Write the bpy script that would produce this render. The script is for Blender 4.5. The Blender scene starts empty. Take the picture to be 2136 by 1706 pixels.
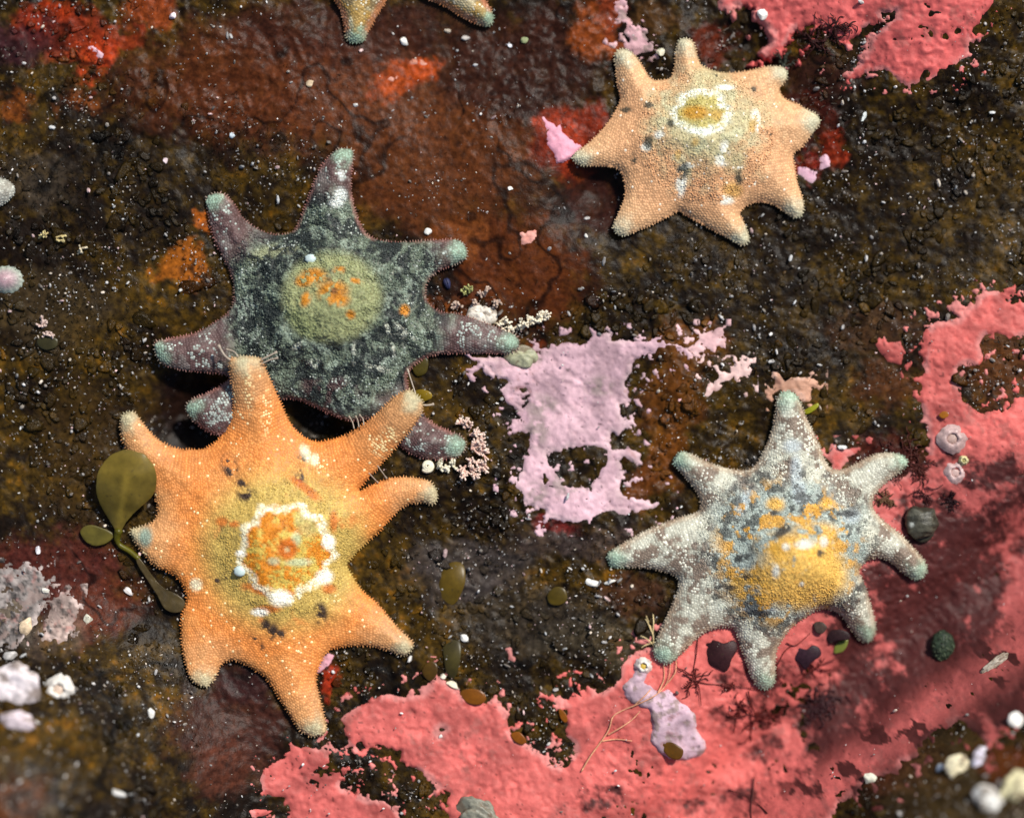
import bpy, math, random
import numpy as np
random.seed(7); rng = np.random.default_rng(7)
C = bpy.context.scene.collection
S = bpy.context.scene
R = math.radians
K = 0.00012                      # metres per unit of the layout plan (1 unit = 0.12 mm)
CX, CY = 1068.0, 853.0           # plan origin -> world origin

# ------------------------------------------------------------------ camera, sky, sun, exposure
cam = bpy.data.cameras.new('camera'); camo = bpy.data.objects.new('camera', cam); C.objects.link(camo)
DIST = 0.70
camo.location = (0, 0, DIST); camo.rotation_euler = (0, 0, 0)
cam.sensor_width = 36; cam.lens = DIST*36/(2136*K)
cam.clip_start = 0.01; cam.clip_end = 50
cam.dof.use_dof = True; cam.dof.focus_distance = DIST-45*K; cam.dof.aperture_fstop = 2.0
S.camera = camo
SUN_EL, SUN_AZ = 51, 50          # azimuth measured from +X towards +Y
W = bpy.data.worlds.new('World'); S.world = W; W.use_nodes = True
nt = W.node_tree; nt.nodes.clear()
sky = nt.nodes.new('ShaderNodeTexSky'); sky.sky_type = 'NISHITA'; sky.sun_disc = False
sky.sun_elevation = R(SUN_EL); sky.sun_rotation = R(90-SUN_AZ)
bg = nt.nodes.new('ShaderNodeBackground'); bg.inputs[1].default_value = 0.095
wo = nt.nodes.new('ShaderNodeOutputWorld')
nt.links.new(sky.outputs[0], bg.inputs[0]); nt.links.new(bg.outputs[0], wo.inputs[0])
sl = bpy.data.lights.new('sun', 'SUN'); sl.energy = 4.4; sl.angle = R(4.0); sl.color = (1.0, .95, .87)
so = bpy.data.objects.new('sun', sl); C.objects.link(so)
so.rotation_euler = (0, R(90-SUN_EL), R(SUN_AZ))
S.view_settings.view_transform = 'Standard'; S.view_settings.look = 'None'
S.view_settings.exposure = 0.2; S.view_settings.gamma = 1
S.cycles.max_bounces = 6; S.cycles.sample_clamp_indirect = 4

# ------------------------------------------------------------------ noise and geometry helpers
def vnoise(x, y, seed=0):
    xi = np.floor(x).astype(np.int64); yi = np.floor(y).astype(np.int64)
    fx = x-xi; fy = y-yi
    fx = fx*fx*fx*(fx*(fx*6-15)+10); fy = fy*fy*fy*(fy*(fy*6-15)+10)
    def h(a, b):
        v = (a*374761393 + b*668265263 + seed*974634777) & 0xffffffff
        v = ((v ^ (v >> 13))*1274126177) & 0xffffffff
        v = ((v ^ (v >> 15))*2246822519) & 0xffffffff
        return ((v ^ (v >> 16)) & 0xffff)/65535.0
    a = h(xi, yi); b = h(xi+1, yi); c = h(xi, yi+1); d = h(xi+1, yi+1)
    return (a*(1-fx)+b*fx)*(1-fy)+(c*(1-fx)+d*fx)*fy
def fbm(x, y, sc, octs=4, seed=0, gain=.5):
    x = np.asarray(x, float); y = np.asarray(y, float)
    s = 0; a = 1; t = 0
    for o in range(octs):
        ca, sa = math.cos(o*1.1+.4), math.sin(o*1.1+.4)
        s = s + a*vnoise((x*ca-y*sa)/sc+17.3*o, (x*sa+y*ca)/sc+9.1*o, seed*13+o); t += a
        a *= gain; sc *= .5
    return s/t
def sst(a, b, x):
    t = np.clip((x-a)/(b-a), 0, 1); return t*t*(3-2*t)
def Z(ox, oy, s, pts): return [(ox+a/s, oy+b/s) for a, b in pts]
def sdf(x, y, poly):                       # positive inside
    x = np.asarray(x, float); y = np.asarray(y, float); P = np.asarray(poly, float)
    Q = np.roll(P, -1, 0); d = np.full(x.shape, 1e9); ins = np.zeros(x.shape, bool)
    for (ax, ay), (bx, by) in zip(P, Q):
        ex, ey = bx-ax, by-ay; L = ex*ex+ey*ey+1e-9
        t = np.clip(((x-ax)*ex+(y-ay)*ey)/L, 0, 1)
        d = np.minimum(d, (x-ax-t*ex)**2+(y-ay-t*ey)**2)
        if ey != 0: ins ^= ((ay > y) != (by > y)) & (x < ex*(y-ay)/ey+ax)
    d = np.sqrt(d); return np.where(ins, d, -d)
def smooth_closed(pts, n):                 # Catmull-Rom, resampled evenly
    P = np.asarray(pts, float); m = len(P); out = []
    for i in range(m):
        p0, p1, p2, p3 = P[i-1], P[i], P[(i+1) % m], P[(i+2) % m]
        t = np.linspace(0, 1, 12, endpoint=False)[:, None]
        out.append(.5*((2*p1)+(p2-p0)*t+(2*p0-5*p1+4*p2-p3)*t*t+(3*p1-p0-3*p2+p3)*t**3))
    o = np.vstack(out); o = np.vstack([o, o[:1]])
    L = np.r_[0, np.cumsum(np.hypot(*np.diff(o, axis=0).T))]
    s = np.linspace(0, L[-1], n, endpoint=False)
    return np.c_[np.interp(s, L, o[:, 0]), np.interp(s, L, o[:, 1])]
def to_world(v):
    v = np.asarray(v, float); return np.c_[(v[:, 0]-CX)*K, (CY-v[:, 1])*K, v[:, 2]*K]
def link(o, parent=None):
    C.objects.link(o)
    if parent: o.parent = parent
    return o
def mesh(name, v, faces, col, mat, parent=None, smooth=True, flip=True):
    """v: plan units; faces: list of int arrays (n,3)/(n,4)"""
    v = to_world(v); org = np.zeros(3)
    if parent is not None: org = np.array(parent.matrix_world.translation if parent.type == 'EMPTY' else parent.location)
    else:
        org = np.array([(v[:, 0].min()+v[:, 0].max())/2, (v[:, 1].min()+v[:, 1].max())/2, v[:, 2].min()])
    v = v-org
    me = bpy.data.meshes.new(name)
    me.vertices.add(len(v)); me.vertices.foreach_set('co', v.astype(np.float32).ravel())
    faces = [np.asarray(f) for f in faces if len(f)]
    if flip: faces = [f[:, ::-1] for f in faces]      # the plan's y runs down
    idx = np.concatenate([f.ravel() for f in faces]); tot = np.concatenate([np.full(len(f), f.shape[1]) for f in faces])
    st = np.r_[0, np.cumsum(tot)[:-1]]
    me.loops.add(len(idx)); me.loops.foreach_set('vertex_index', idx.astype(np.int32))
    me.polygons.add(len(tot)); me.polygons.foreach_set('loop_start', st.astype(np.int32)); me.polygons.foreach_set('loop_total', tot.astype(np.int32))
    me.polygons.foreach_set('use_smooth', np.full(len(tot), smooth))
    col = np.asarray(col, float)
    if col.ndim == 1: col = np.tile(col, (len(v), 1))
    a = me.color_attributes.new('Col', 'FLOAT_COLOR', 'POINT')
    a.data.foreach_set('color', np.c_[np.clip(col, 0, 1), np.ones(len(v))].astype(np.float32).ravel())
    me.update(); me.validate()
    me.materials.append(mat)
    o = bpy.data.objects.new(name, me)
    if parent is not None:
        o.parent = parent; C.objects.link(o)
    else:
        o.location = org; C.objects.link(o)
    return o
def tag(o, label, cat, group=None):
    o['label'] = label; o['category'] = cat
    if group: o['group'] = group
    return o
def empty(name, x, y, z, label, cat, group=None):
    o = bpy.data.objects.new(name, None); o.empty_display_size = .005
    o.location = to_world([(x, y, z)])[0]; C.objects.link(o)
    bpy.context.view_layer.update()
    return tag(o, label, cat, group)
def inst(tv, tf, pos, M, col):             # n copies of a small template -> one vertex/face array
    n = len(pos); k = len(tv)
    v = np.einsum('nij,kj->nki', M, tv)+np.asarray(pos)[:, None, :]
    f = [(np.asarray(t)[None]+(np.arange(n)*k)[:, None, None]).reshape(-1, np.asarray(t).shape[1]) for t in tf]
    return v.reshape(-1, 3), f, np.repeat(np.asarray(col), k, 0)
def join(*parts):
    V, F3, F4, Cc = [], [], [], []; b = 0
    for v, f, c in parts:
        v = np.asarray(v, float); c = np.asarray(c, float)
        if c.ndim == 1: c = np.tile(c, (len(v), 1))
        for t in f:
            t = np.asarray(t)
            if len(t): (F3 if t.shape[1] == 3 else F4).append(t+b)
        V.append(v); Cc.append(c); b += len(v)
    return np.vstack(V), [np.vstack(x) for x in (F3, F4) if x], np.vstack(Cc)
def ico(sub=0):
    p = (1+5**.5)/2
    v = [(-1,p,0),(1,p,0),(-1,-p,0),(1,-p,0),(0,-1,p),(0,1,p),(0,-1,-p),(0,1,-p),(p,0,-1),(p,0,1),(-p,0,-1),(-p,0,1)]
    f = [(0,11,5),(0,5,1),(0,1,7),(0,7,10),(0,10,11),(1,5,9),(5,11,4),(11,10,2),(10,7,6),(7,1,8),(3,9,4),(3,4,2),(3,2,6),(3,6,8),(3,8,9),(4,9,5),(2,4,11),(6,2,10),(8,6,7),(9,8,1)]
    v = [np.array(a)/np.linalg.norm(a) for a in v]
    for _ in range(sub):
        nf = []; cache = {}
        def mid(a, b):
            k = (min(a, b), max(a, b))
            if k not in cache:
                m = v[a]+v[b]; v.append(m/np.linalg.norm(m)); cache[k] = len(v)-1
            return cache[k]
        for a, b, c in f:
            x, y, z = mid(a, b), mid(b, c), mid(c, a); nf += [(a, x, z), (b, y, x), (c, z, y), (x, y, z)]
        f = nf
    v = np.array(v); v[:, 1] *= -1         # mirrored, so that faces point out once y is turned over
    return v, np.array(f)
def rotm(n, tilt):                         # random yaw then tilt about a random horizontal axis
    a = rng.uniform(0, 2*np.pi, n); t = tilt*np.sqrt(rng.uniform(0, 1, n)); b = rng.uniform(0, 2*np.pi, n)
    M = np.zeros((n, 3, 3))
    ca, sa, ct, st, cb, sb = np.cos(a), np.sin(a), np.cos(t), np.sin(t), np.cos(b), np.sin(b)
    Ra = np.zeros((n, 3, 3)); Ra[:, 0, 0] = ca; Ra[:, 0, 1] = -sa; Ra[:, 1, 0] = sa; Ra[:, 1, 1] = ca; Ra[:, 2, 2] = 1
    Rx = np.zeros((n, 3, 3)); Rx[:, 0, 0] = 1; Rx[:, 1, 1] = ct; Rx[:, 1, 2] = -st; Rx[:, 2, 1] = st; Rx[:, 2, 2] = ct
    Rb = np.zeros((n, 3, 3)); Rb[:, 0, 0] = cb; Rb[:, 0, 1] = -sb; Rb[:, 1, 0] = sb; Rb[:, 1, 1] = cb; Rb[:, 2, 2] = 1
    return Rb@Rx@Ra
def tube(path, rad, seg=7):                # tapering tube along a 3-D polyline
    P = np.asarray(path, float); n = len(P); rad = np.broadcast_to(rad, (n,))
    T = np.gradient(P, axis=0); T /= np.linalg.norm(T, axis=1)[:, None]+1e-9
    up = np.where(np.abs(T[:, 2:3]) > .9, [[1., 0, 0]], [[0, 0, 1.]])
    A = np.cross(T, up); A /= np.linalg.norm(A, axis=1)[:, None]+1e-9; B = np.cross(A, T)
    th = np.linspace(0, 2*np.pi, seg, endpoint=False)
    V = P[:, None]+rad[:, None, None]*(A[:, None]*np.cos(th)[None, :, None]+B[:, None]*np.sin(th)[None, :, None])
    V = V.reshape(-1, 3); q = []
    for i in range(n-1):
        for j in range(seg):
            k = (j+1) % seg; q.append((i*seg+j, i*seg+k, (i+1)*seg+k, (i+1)*seg+j))
    V = np.vstack([V, P[0]-T[0]*rad[0]*.6, P[-1]+T[-1]*rad[-1]*.6]); a, b = len(V)-2, len(V)-1
    tr = [(a, (j+1) % seg, j) for j in range(seg)]+[(b, (n-1)*seg+j, (n-1)*seg+(j+1) % seg) for j in range(seg)]
    return V, [np.array(q)[:, ::-1], np.array(tr)[:, ::-1]]
def spline(pts, n):
    P = np.asarray(pts, float); m = len(P)
    t = np.linspace(0, m-1, n); i = np.clip(t.astype(int), 0, m-2); f = (t-i)[:, None]
    g = lambda k: P[np.clip(k, 0, m-1)]
    p0, p1, p2, p3 = g(i-1), g(i), g(i+1), g(i+2)
    return .5*((2*p1)+(p2-p0)*f+(2*p0-5*p1+4*p2-p3)*f*f+(3*p1-p0-3*p2+p3)*f**3)

# ------------------------------------------------------------------ materials
def material(name, rough=.5, spec=.5, coat=0, coat_rough=.1, bscale=1500, bstr=.3, bdist=.0002, vscale=900, vamt=.35, sss=0, trans=0, big=0):
    m = bpy.data.materials.new(name); m.use_nodes = True; t = m.node_tree; N = t.nodes; L = t.links
    b = N['Principled BSDF']; at = N.new('ShaderNodeAttribute'); at.attribute_name = 'Col'
    geo = N.new('ShaderNodeNewGeometry')
    nz = N.new('ShaderNodeTexNoise'); nz.inputs['Scale'].default_value = vscale; nz.inputs['Detail'].default_value = 5; nz.inputs['Roughness'].default_value = .65
    L.new(geo.outputs['Position'], nz.inputs['Vector'])
    mr = N.new('ShaderNodeMapRange'); mr.inputs[1].default_value = .3; mr.inputs[2].default_value = .7
    mr.inputs[3].default_value = 1-vamt; mr.inputs[4].default_value = 1+vamt; L.new(nz.outputs[0], mr.inputs[0])
    mx = N.new('ShaderNodeVectorMath'); mx.operation = 'SCALE'; L.new(at.outputs['Color'], mx.inputs[0]); L.new(mr.outputs[0], mx.inputs['Scale'])
    L.new(mx.outputs[0], b.inputs['Base Color'])
    b.inputs['Roughness'].default_value = rough; b.inputs['Specular IOR Level'].default_value = spec
    b.inputs['Coat Weight'].default_value = coat; b.inputs['Coat Roughness'].default_value = coat_rough; b.inputs['Coat IOR'].default_value = 1.35
    if sss:
        b.inputs['Subsurface Weight'].default_value = sss; b.inputs['Subsurface Radius'].default_value = (.0012, .0006, .0004); b.inputs['Subsurface Scale'].default_value = 1
    n2 = N.new('ShaderNodeTexNoise'); n2.inputs['Scale'].default_value = bscale; n2.inputs['Detail'].default_value = 4; L.new(geo.outputs['Position'], n2.inputs['Vector'])
    bp = N.new('ShaderNodeBump'); bp.inputs['Strength'].default_value = bstr; bp.inputs['Distance'].default_value = bdist
    L.new(n2.outputs[0], bp.inputs['Height']); L.new(bp.outputs[0], b.inputs['Normal']); L.new(bp.outputs[0], b.inputs['Coat Normal'])
    if trans:
        tl = N.new('ShaderNodeBsdfTranslucent'); L.new(mx.outputs[0], tl.inputs[0]); ms = N.new('ShaderNodeMixShader'); ms.inputs[0].default_value = trans
        L.new(b.outputs[0], ms.inputs[1]); L.new(tl.outputs[0], ms.inputs[2]); L.new(ms.outputs[0], N['Material Output'].inputs[0])
    return m
M_ROCK = material('wet rock', rough=.40, spec=.09, bscale=1900, bstr=.5, bdist=.0002, vscale=700, vamt=.6)
M_ALGA = material('brown algae', rough=.30, spec=.16, bscale=2600, bstr=.9, bdist=.00022, vscale=1500, vamt=.75, trans=.35)
M_GRAIN = material('sand grain', rough=.5, spec=.5, bscale=4000, bstr=.2, vscale=2500, vamt=.2)
M_CRUST = material('coralline crust', rough=.55, spec=.18, bscale=1700, bstr=.5, bdist=.00018, vscale=420, vamt=.2)
M_STAR = material('sea star skin', rough=.5, spec=.25, bscale=2600, bstr=.35, bdist=.00012, vscale=700, vamt=.22)
M_STONE = material('shell and stone', rough=.45, spec=.4, bscale=2200, bstr=.5, bdist=.0002, vscale=900, vamt=.3)
M_KELP = material('kelp blade', rough=.35, spec=.5, bscale=900, bstr=.15, vscale=260, vamt=.3, trans=.5)
M_WEED = material('red weed', rough=.45, spec=.15, bscale=2500, bstr=.3, vscale=1200, vamt=.35)
M_FOOT = material('tube foot', rough=.3, spec=.5, bscale=2500, bstr=.1, vscale=1200, vamt=.15, trans=.4)

# ------------------------------------------------------------------ ground height
RIDGE = [(1640, 1760), (1745, 1640), (1860, 1570), (1980, 1470), (2080, 1400), (2200, 1300)]
def ridge_side(x, y):                      # >0 towards the lower right corner
    ax, ay, bx, by = 1690., 1706., 2136., 1385.
    ux, uy = bx-ax, by-ay; l = math.hypot(ux, uy)
    return ((x-ax)*(-uy)+(y-ay)*ux)/l
def gz_low(x, y):
    x = np.asarray(x, float); y = np.asarray(y, float)
    z = (fbm(x, y, 420, 2, 3)-.5)*44
    s = ridge_side(x, y)
    z = z+320*sst(-115, 190, s)-80*np.exp(-((s+175)/105)**2)*sst(1300, 1700, x+.3*(y-1300))
    c = np.hypot((x-0)*1.0, (y-1720)*1.15)
    z = z+300*sst(620, 60, c)
    z = z+70*sst(320, -60, np.hypot((x-1950)*.8, y+40))
    return z
def gz(x, y):
    x = np.asarray(x, float); y = np.asarray(y, float)
    r = sst(.35, .7, fbm(x, y, 300, 2, 8))
    hol = 0*x
    for a, b, q, h in [(415,865,120,75),(665,885,75,60),(1240,400,70,40),(1580,110,90,30)]: hol = hol+h*np.exp(-((x-a)**2+(y-b)**2)/q**2)
    return gz_low(x, y)-hol+(fbm(x, y, 90, 4, 5)-.5)*(12+16*r)+(np.abs(fbm(x, y, 34, 3, 9)-.5)*-2+.5)*7*r+(fbm(x, y, 12, 2, 6)-.5)*2.5

# ------------------------------------------------------------------ outlines
A3 = 2.993; B2 = 2.665
STAR_DARK = [(703,315),(720,312),(737,317),(736,345),(733,390),(741,439),(756,476),(773,495),(807,505),(855,506),(900,503),(953,502),(972,518),(972,540),(953,551),(915,566),(893,587),(887,608),(895,634),(919,651),(960,657),(1013,675),(1065,694),(1082,709),(1079,728),(1058,737),(1013,737),(960,737),(915,739),(885,748),(863,763),(850,780),(853,812),(872,850),(900,880),(935,898),(963,910),(972,930),(955,952),(912,958),(872,951),(838,932),(800,886),(769,874),(728,876),(694,865),(649,844),(623,834),(596,831),(552,848),(512,880),(470,905),(440,902),(408,880),(390,855),(398,836),(420,826),(450,812),(474,796),(480,784),(450,778),(394,773),(349,763),(332,746),(326,716),(356,707),(413,694),(458,668),(484,645),(490,615),(488,585),(469,540),(450,503),(437,450),(433,416),(444,407),(465,405),(488,424),(510,458),(540,480),(578,491),(611,484),(626,461),(645,413),(668,356),(687,330)]
STAR_ORANGE = [(487,750),(519,744),(551,750),(560,773),(579,818),(594,855),(609,885),(632,909),(662,921),(699,915),(737,900),(785,866),(819,833),(853,814),(875,827),(885,846),(872,878),(838,919),(800,964),(763,1003),(748,1022),(757,1022),(785,1007),(823,996),(868,996),(898,1005),(913,1028),(905,1050),(877,1047),(845,1054),(819,1076),(789,1110),(759,1136),(733,1163),(724,1178),(733,1196),(755,1230),(793,1264),(830,1309),(862,1341),(846,1366),(814,1356),(773,1346),(724,1346),(686,1356),(668,1384),(660,1410),(664,1440),(675,1485),(681,1523),(656,1534),(630,1523),(611,1497),(585,1455),(559,1414),(529,1392),(503,1378),(480,1375),(461,1386),(452,1410),(435,1429),(409,1418),(394,1392),(384,1350),(380,1305),(384,1275),(392,1249),(386,1223),(364,1196),(330,1181),(308,1159),(289,1136),(278,1118),(276,1104),(298,1097),(321,1088),(331,1069),(329,1045),(318,1015),(292,980),(268,941),(256,911),(253,878),(262,862),(282,860),(298,881),(324,911),(358,932),(395,938),(433,934),(463,911),(481,881),(491,848),(491,810),(487,776)]
STAR_PEACH = [(1415,86),(1427,82),(1443,86),(1451,106),(1460,134),(1482,147),(1516,153),(1558,149),(1595,140),(1628,139),(1641,149),(1640,168),(1626,185),(1637,206),(1662,217),(1682,229),(1702,239),(1710,253),(1706,264),(1690,284),(1671,309),(1654,322),(1657,346),(1662,379),(1673,413),(1676,433),(1671,451),(1657,455),(1634,441),(1612,427),(1581,422),(1558,429),(1543,444),(1550,461),(1561,489),(1562,503),(1547,512),(1524,500),(1488,481),(1454,462),(1431,450),(1417,441),(1403,447),(1375,462),(1333,481),(1302,493),(1285,488),(1278,472),(1291,444),(1303,410),(1302,382),(1296,362),(1282,351),(1249,348),(1212,347),(1196,337),(1195,326),(1212,312),(1234,295),(1263,264),(1282,236),(1294,208),(1288,179),(1285,146),(1282,118),(1288,106),(1302,103),(1319,111),(1336,132),(1353,160),(1363,168),(1384,168),(1400,162),(1407,140),(1409,112)]
STAR_GREY = [(1625,822),(1643,816),(1660,825),(1671,846),(1683,877),(1704,916),(1718,955),(1732,976),(1757,979),(1789,965),(1820,949),(1852,944),(1880,949),(1892,962),(1884,979),(1859,997),(1834,1018),(1820,1043),(1824,1067),(1845,1088),(1873,1110),(1901,1138),(1926,1166),(1936,1187),(1929,1204),(1912,1210),(1884,1194),(1859,1173),(1834,1162),(1810,1168),(1794,1183),(1791,1194),(1803,1219),(1817,1261),(1829,1303),(1829,1328),(1813,1342),(1792,1331),(1775,1310),(1757,1285),(1732,1271),(1708,1270),(1680,1285),(1650,1308),(1632,1332),(1620,1355),(1617,1387),(1618,1414),(1612,1433),(1595,1438),(1579,1430),(1566,1407),(1553,1371),(1541,1335),(1534,1314),(1518,1306),(1484,1312),(1454,1328),(1425,1358),(1398,1381),(1379,1381),(1364,1364),(1364,1348),(1376,1315),(1395,1276),(1412,1236),(1416,1210),(1402,1197),(1356,1185),(1310,1182),(1279,1183),(1268,1169),(1270,1152),(1303,1131),(1356,1102),(1409,1081),(1451,1069),(1461,1053),(1455,1029),(1437,1004),(1416,979),(1404,962),(1419,942),(1444,948),(1479,965),(1514,976),(1550,981),(1574,972),(1592,941),(1608,902),(1616,863),(1618,839)]
STAR_TOP = [(712,27),(719,63),(726,86),(742,91),(758,87),(767,70),(785,37),(808,0),(826,-22),(850,-26),(894,0),(926,13),(966,37),(1003,53),(1021,54),(1029,40),(1024,20),(1005,-10),(975,-50),(962,-80),(968,-100),(1020,-125),(1080,-160),(1090,-180),(1075,-192),(1020,-195),(965,-205),(945,-230),(955,-280),(970,-350),(960,-372),(940,-370),(905,-310),(875,-268),(845,-268),(810,-310),(770,-370),(750,-372),(742,-350),(755,-290),(760,-250),(745,-220),(690,-215),(630,-218),(620,-195),(635,-178),(690,-150),(725,-125),(728,-90),(700,-40),(698,0)]
STAR_EDGE = [(4,374),(20,378),(34,392),(33,408),(16,425),(-10,440),(-50,462),(-75,490),(-70,530),(-55,590),(-68,612),(-90,600),(-125,545),(-160,520),(-200,530),(-250,570),(-275,572),(-280,550),(-250,500),(-240,460),(-265,430),(-330,400),(-345,380),(-330,362),(-270,360),(-225,340),(-215,300),(-230,240),(-215,220),(-195,232),(-165,290),(-130,318),(-95,310),(-50,262),(-30,258),(-22,275),(-40,320),(-48,350),(-30,366)]

P_TOP = Z(1424,0,A3,[(230,0),(240,50),(290,60),(340,30),(420,20),(460,40),(490,130),(530,180),(570,210),(560,270),(510,310),(520,345),(620,345),(650,270),(690,190),(780,150),(860,150),(900,200),(950,260),(1050,255),(1120,200),(1200,165),(1230,100),(1300,95),(1310,140),(1230,190),(1180,230),(1150,290),(1140,360),(1060,420),(1000,470),(985,490),(1020,510),(1100,480),(1160,455),(1270,460),(1300,500),(1350,530),(1390,555),(1480,540),(1560,530),(1620,470),(1700,430),(1740,385),(1790,370),(1780,280),(1790,190),(1880,130),(1900,70),(1960,30),(2005,0),(2060,-150),(1900,-500),(900,-550),(300,-250)])
P_BIG = [(2420,600),(2300,640),(2180,625),(2112,633),(2092,623),(2076,607),(2052,605),(2042,627),(2015,647),(1999,667),(1972,670),(1949,673),(1925,694),(1922,710),(1930,730),(1924,750),(1928,777),(1918,800),(1917,837),(1925,864),(1932,890),(1938,920),(1938,948),(1918,971),(1892,988),(1862,998),(1838,1011),(1800,1060),(1700,1130),(1600,1200),(1500,1280),(1400,1330),(1330,1360),(1293,1383),(1287,1413),(1260,1440),(1223,1447),(1193,1445),(1186,1458),(1150,1453),(1160,1473),(1180,1483),(1183,1510),(1180,1537),(1200,1550),(1198,1574),(1180,1597),(1156,1597),(1133,1577),(1106,1554),(1080,1540),(1059,1520),(1059,1490),(1043,1463),(1033,1452),(1010,1463),(989,1470),(959,1447),(932,1423),(912,1412),(897,1413),(899,1430),(879,1447),(856,1450),(822,1452),(806,1443),(785,1463),(752,1470),(722,1483),(712,1497),(717,1520),(724,1545),(712,1553),(680,1555),(650,1553),(615,1552),(600,1570),(575,1585),(550,1605),(541,1625),(548,1650),(568,1662),(590,1662),(604,1690),(600,1760),(650,1880),(900,1960),(1300,1960),(1560,1900),(1660,1760),(1700,1715),(1745,1662),(1792,1624),(1818,1608),(1858,1600),(1868,1576),(1901,1563),(1905,1536),(1945,1510),(1972,1496),(2002,1493),(2025,1536),(2052,1503),(2079,1477),(2109,1473),(2136,1457),(2250,1380),(2420,1300)]
HOLES_BIG = [Z(1424,570,A3,[(1940,375),(1880,390),(1850,440),(1860,520),(1850,570),(1770,565),(1720,590),(1700,640),(1720,700),(1740,760),(1800,840),(1870,880),(1940,860),(1990,870),(2060,830),(2070,780),(2131,770),(2230,740),(2260,500),(2131,385),(2080,410),(2030,410),(1980,380)]),
    [(703,1585),(712,1567),(745,1560),(752,1550),(765,1563),(785,1557),(800,1554),(812,1563),(832,1567),(836,1584),(862,1600),(892,1620),(909,1637),(926,1647),(939,1654),(932,1671),(929,1684),(936,1706),(945,1760),(850,1760),(835,1706),(829,1684),(806,1667),(772,1664),(732,1651),(708,1635)],
    Z(712,1136,A3,[(600,1140),(630,1130),(645,1150),(620,1180),(605,1170)])]
P_MID = Z(712,570,A3,[(820,535),(900,580),(960,620),(1040,680),(1010,710),(1010,770),(1040,820),(1110,860),(1130,920),(1110,980),(1170,1000),(1180,1050),(1140,1140),(1130,1220),(1100,1280),(1085,1330),(1120,1370),(1130,1430),(1210,1450),(1280,1480),(1270,1520),(1340,1530),(1420,1560),(1520,1560),(1545,1600),(1600,1520),(1680,1500),(1780,1510),(1860,1500),(1960,1470),(2030,1420),(2030,1395),(1940,1430),(1880,1390),(1840,1400),(1750,1370),(1740,1280),(1780,1230),(1740,1180),(1760,1160),(1850,1200),(1870,1130),(1790,1070),(1730,1090),(1700,1090),(1660,1040),(1690,990),(1730,1020),(1790,970),(1760,880),(1740,820),(1810,800),(1770,680),(1810,640),(1830,560),(1870,520),(1880,480),(1890,540),(1920,500),(1935,560),(1960,500),(2000,480),(2080,460),(2131,520),(2150,450),(2030,420),(2020,400),(1900,420),(1790,430),(1740,410),(1680,430),(1690,370),(1600,390),(1570,360),(1540,440),(1400,430),(1310,440),(1240,490),(1180,510),(1100,540),(990,530)])
H_MID = [Z(712,570,A3,[(1280,1120),(1300,1100),(1380,1110),(1420,1080),(1520,1075),(1610,1080),(1660,1110),(1650,1170),(1620,1230),(1590,1290),(1510,1330),(1430,1330),(1360,1280),(1310,1200)]), Z(712,570,A3,[(1110,720),(1150,710),(1185,750),(1170,810),(1130,860),(1110,830),(1085,800),(1120,770)])]
ZR = (1424,570,A3); ZT = (712,0,A3); ZL = (0,0,A3)
SAL = (.56,.118,.102); PALE = (.53,.335,.375); PEA = (.60,.30,.22)
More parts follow.
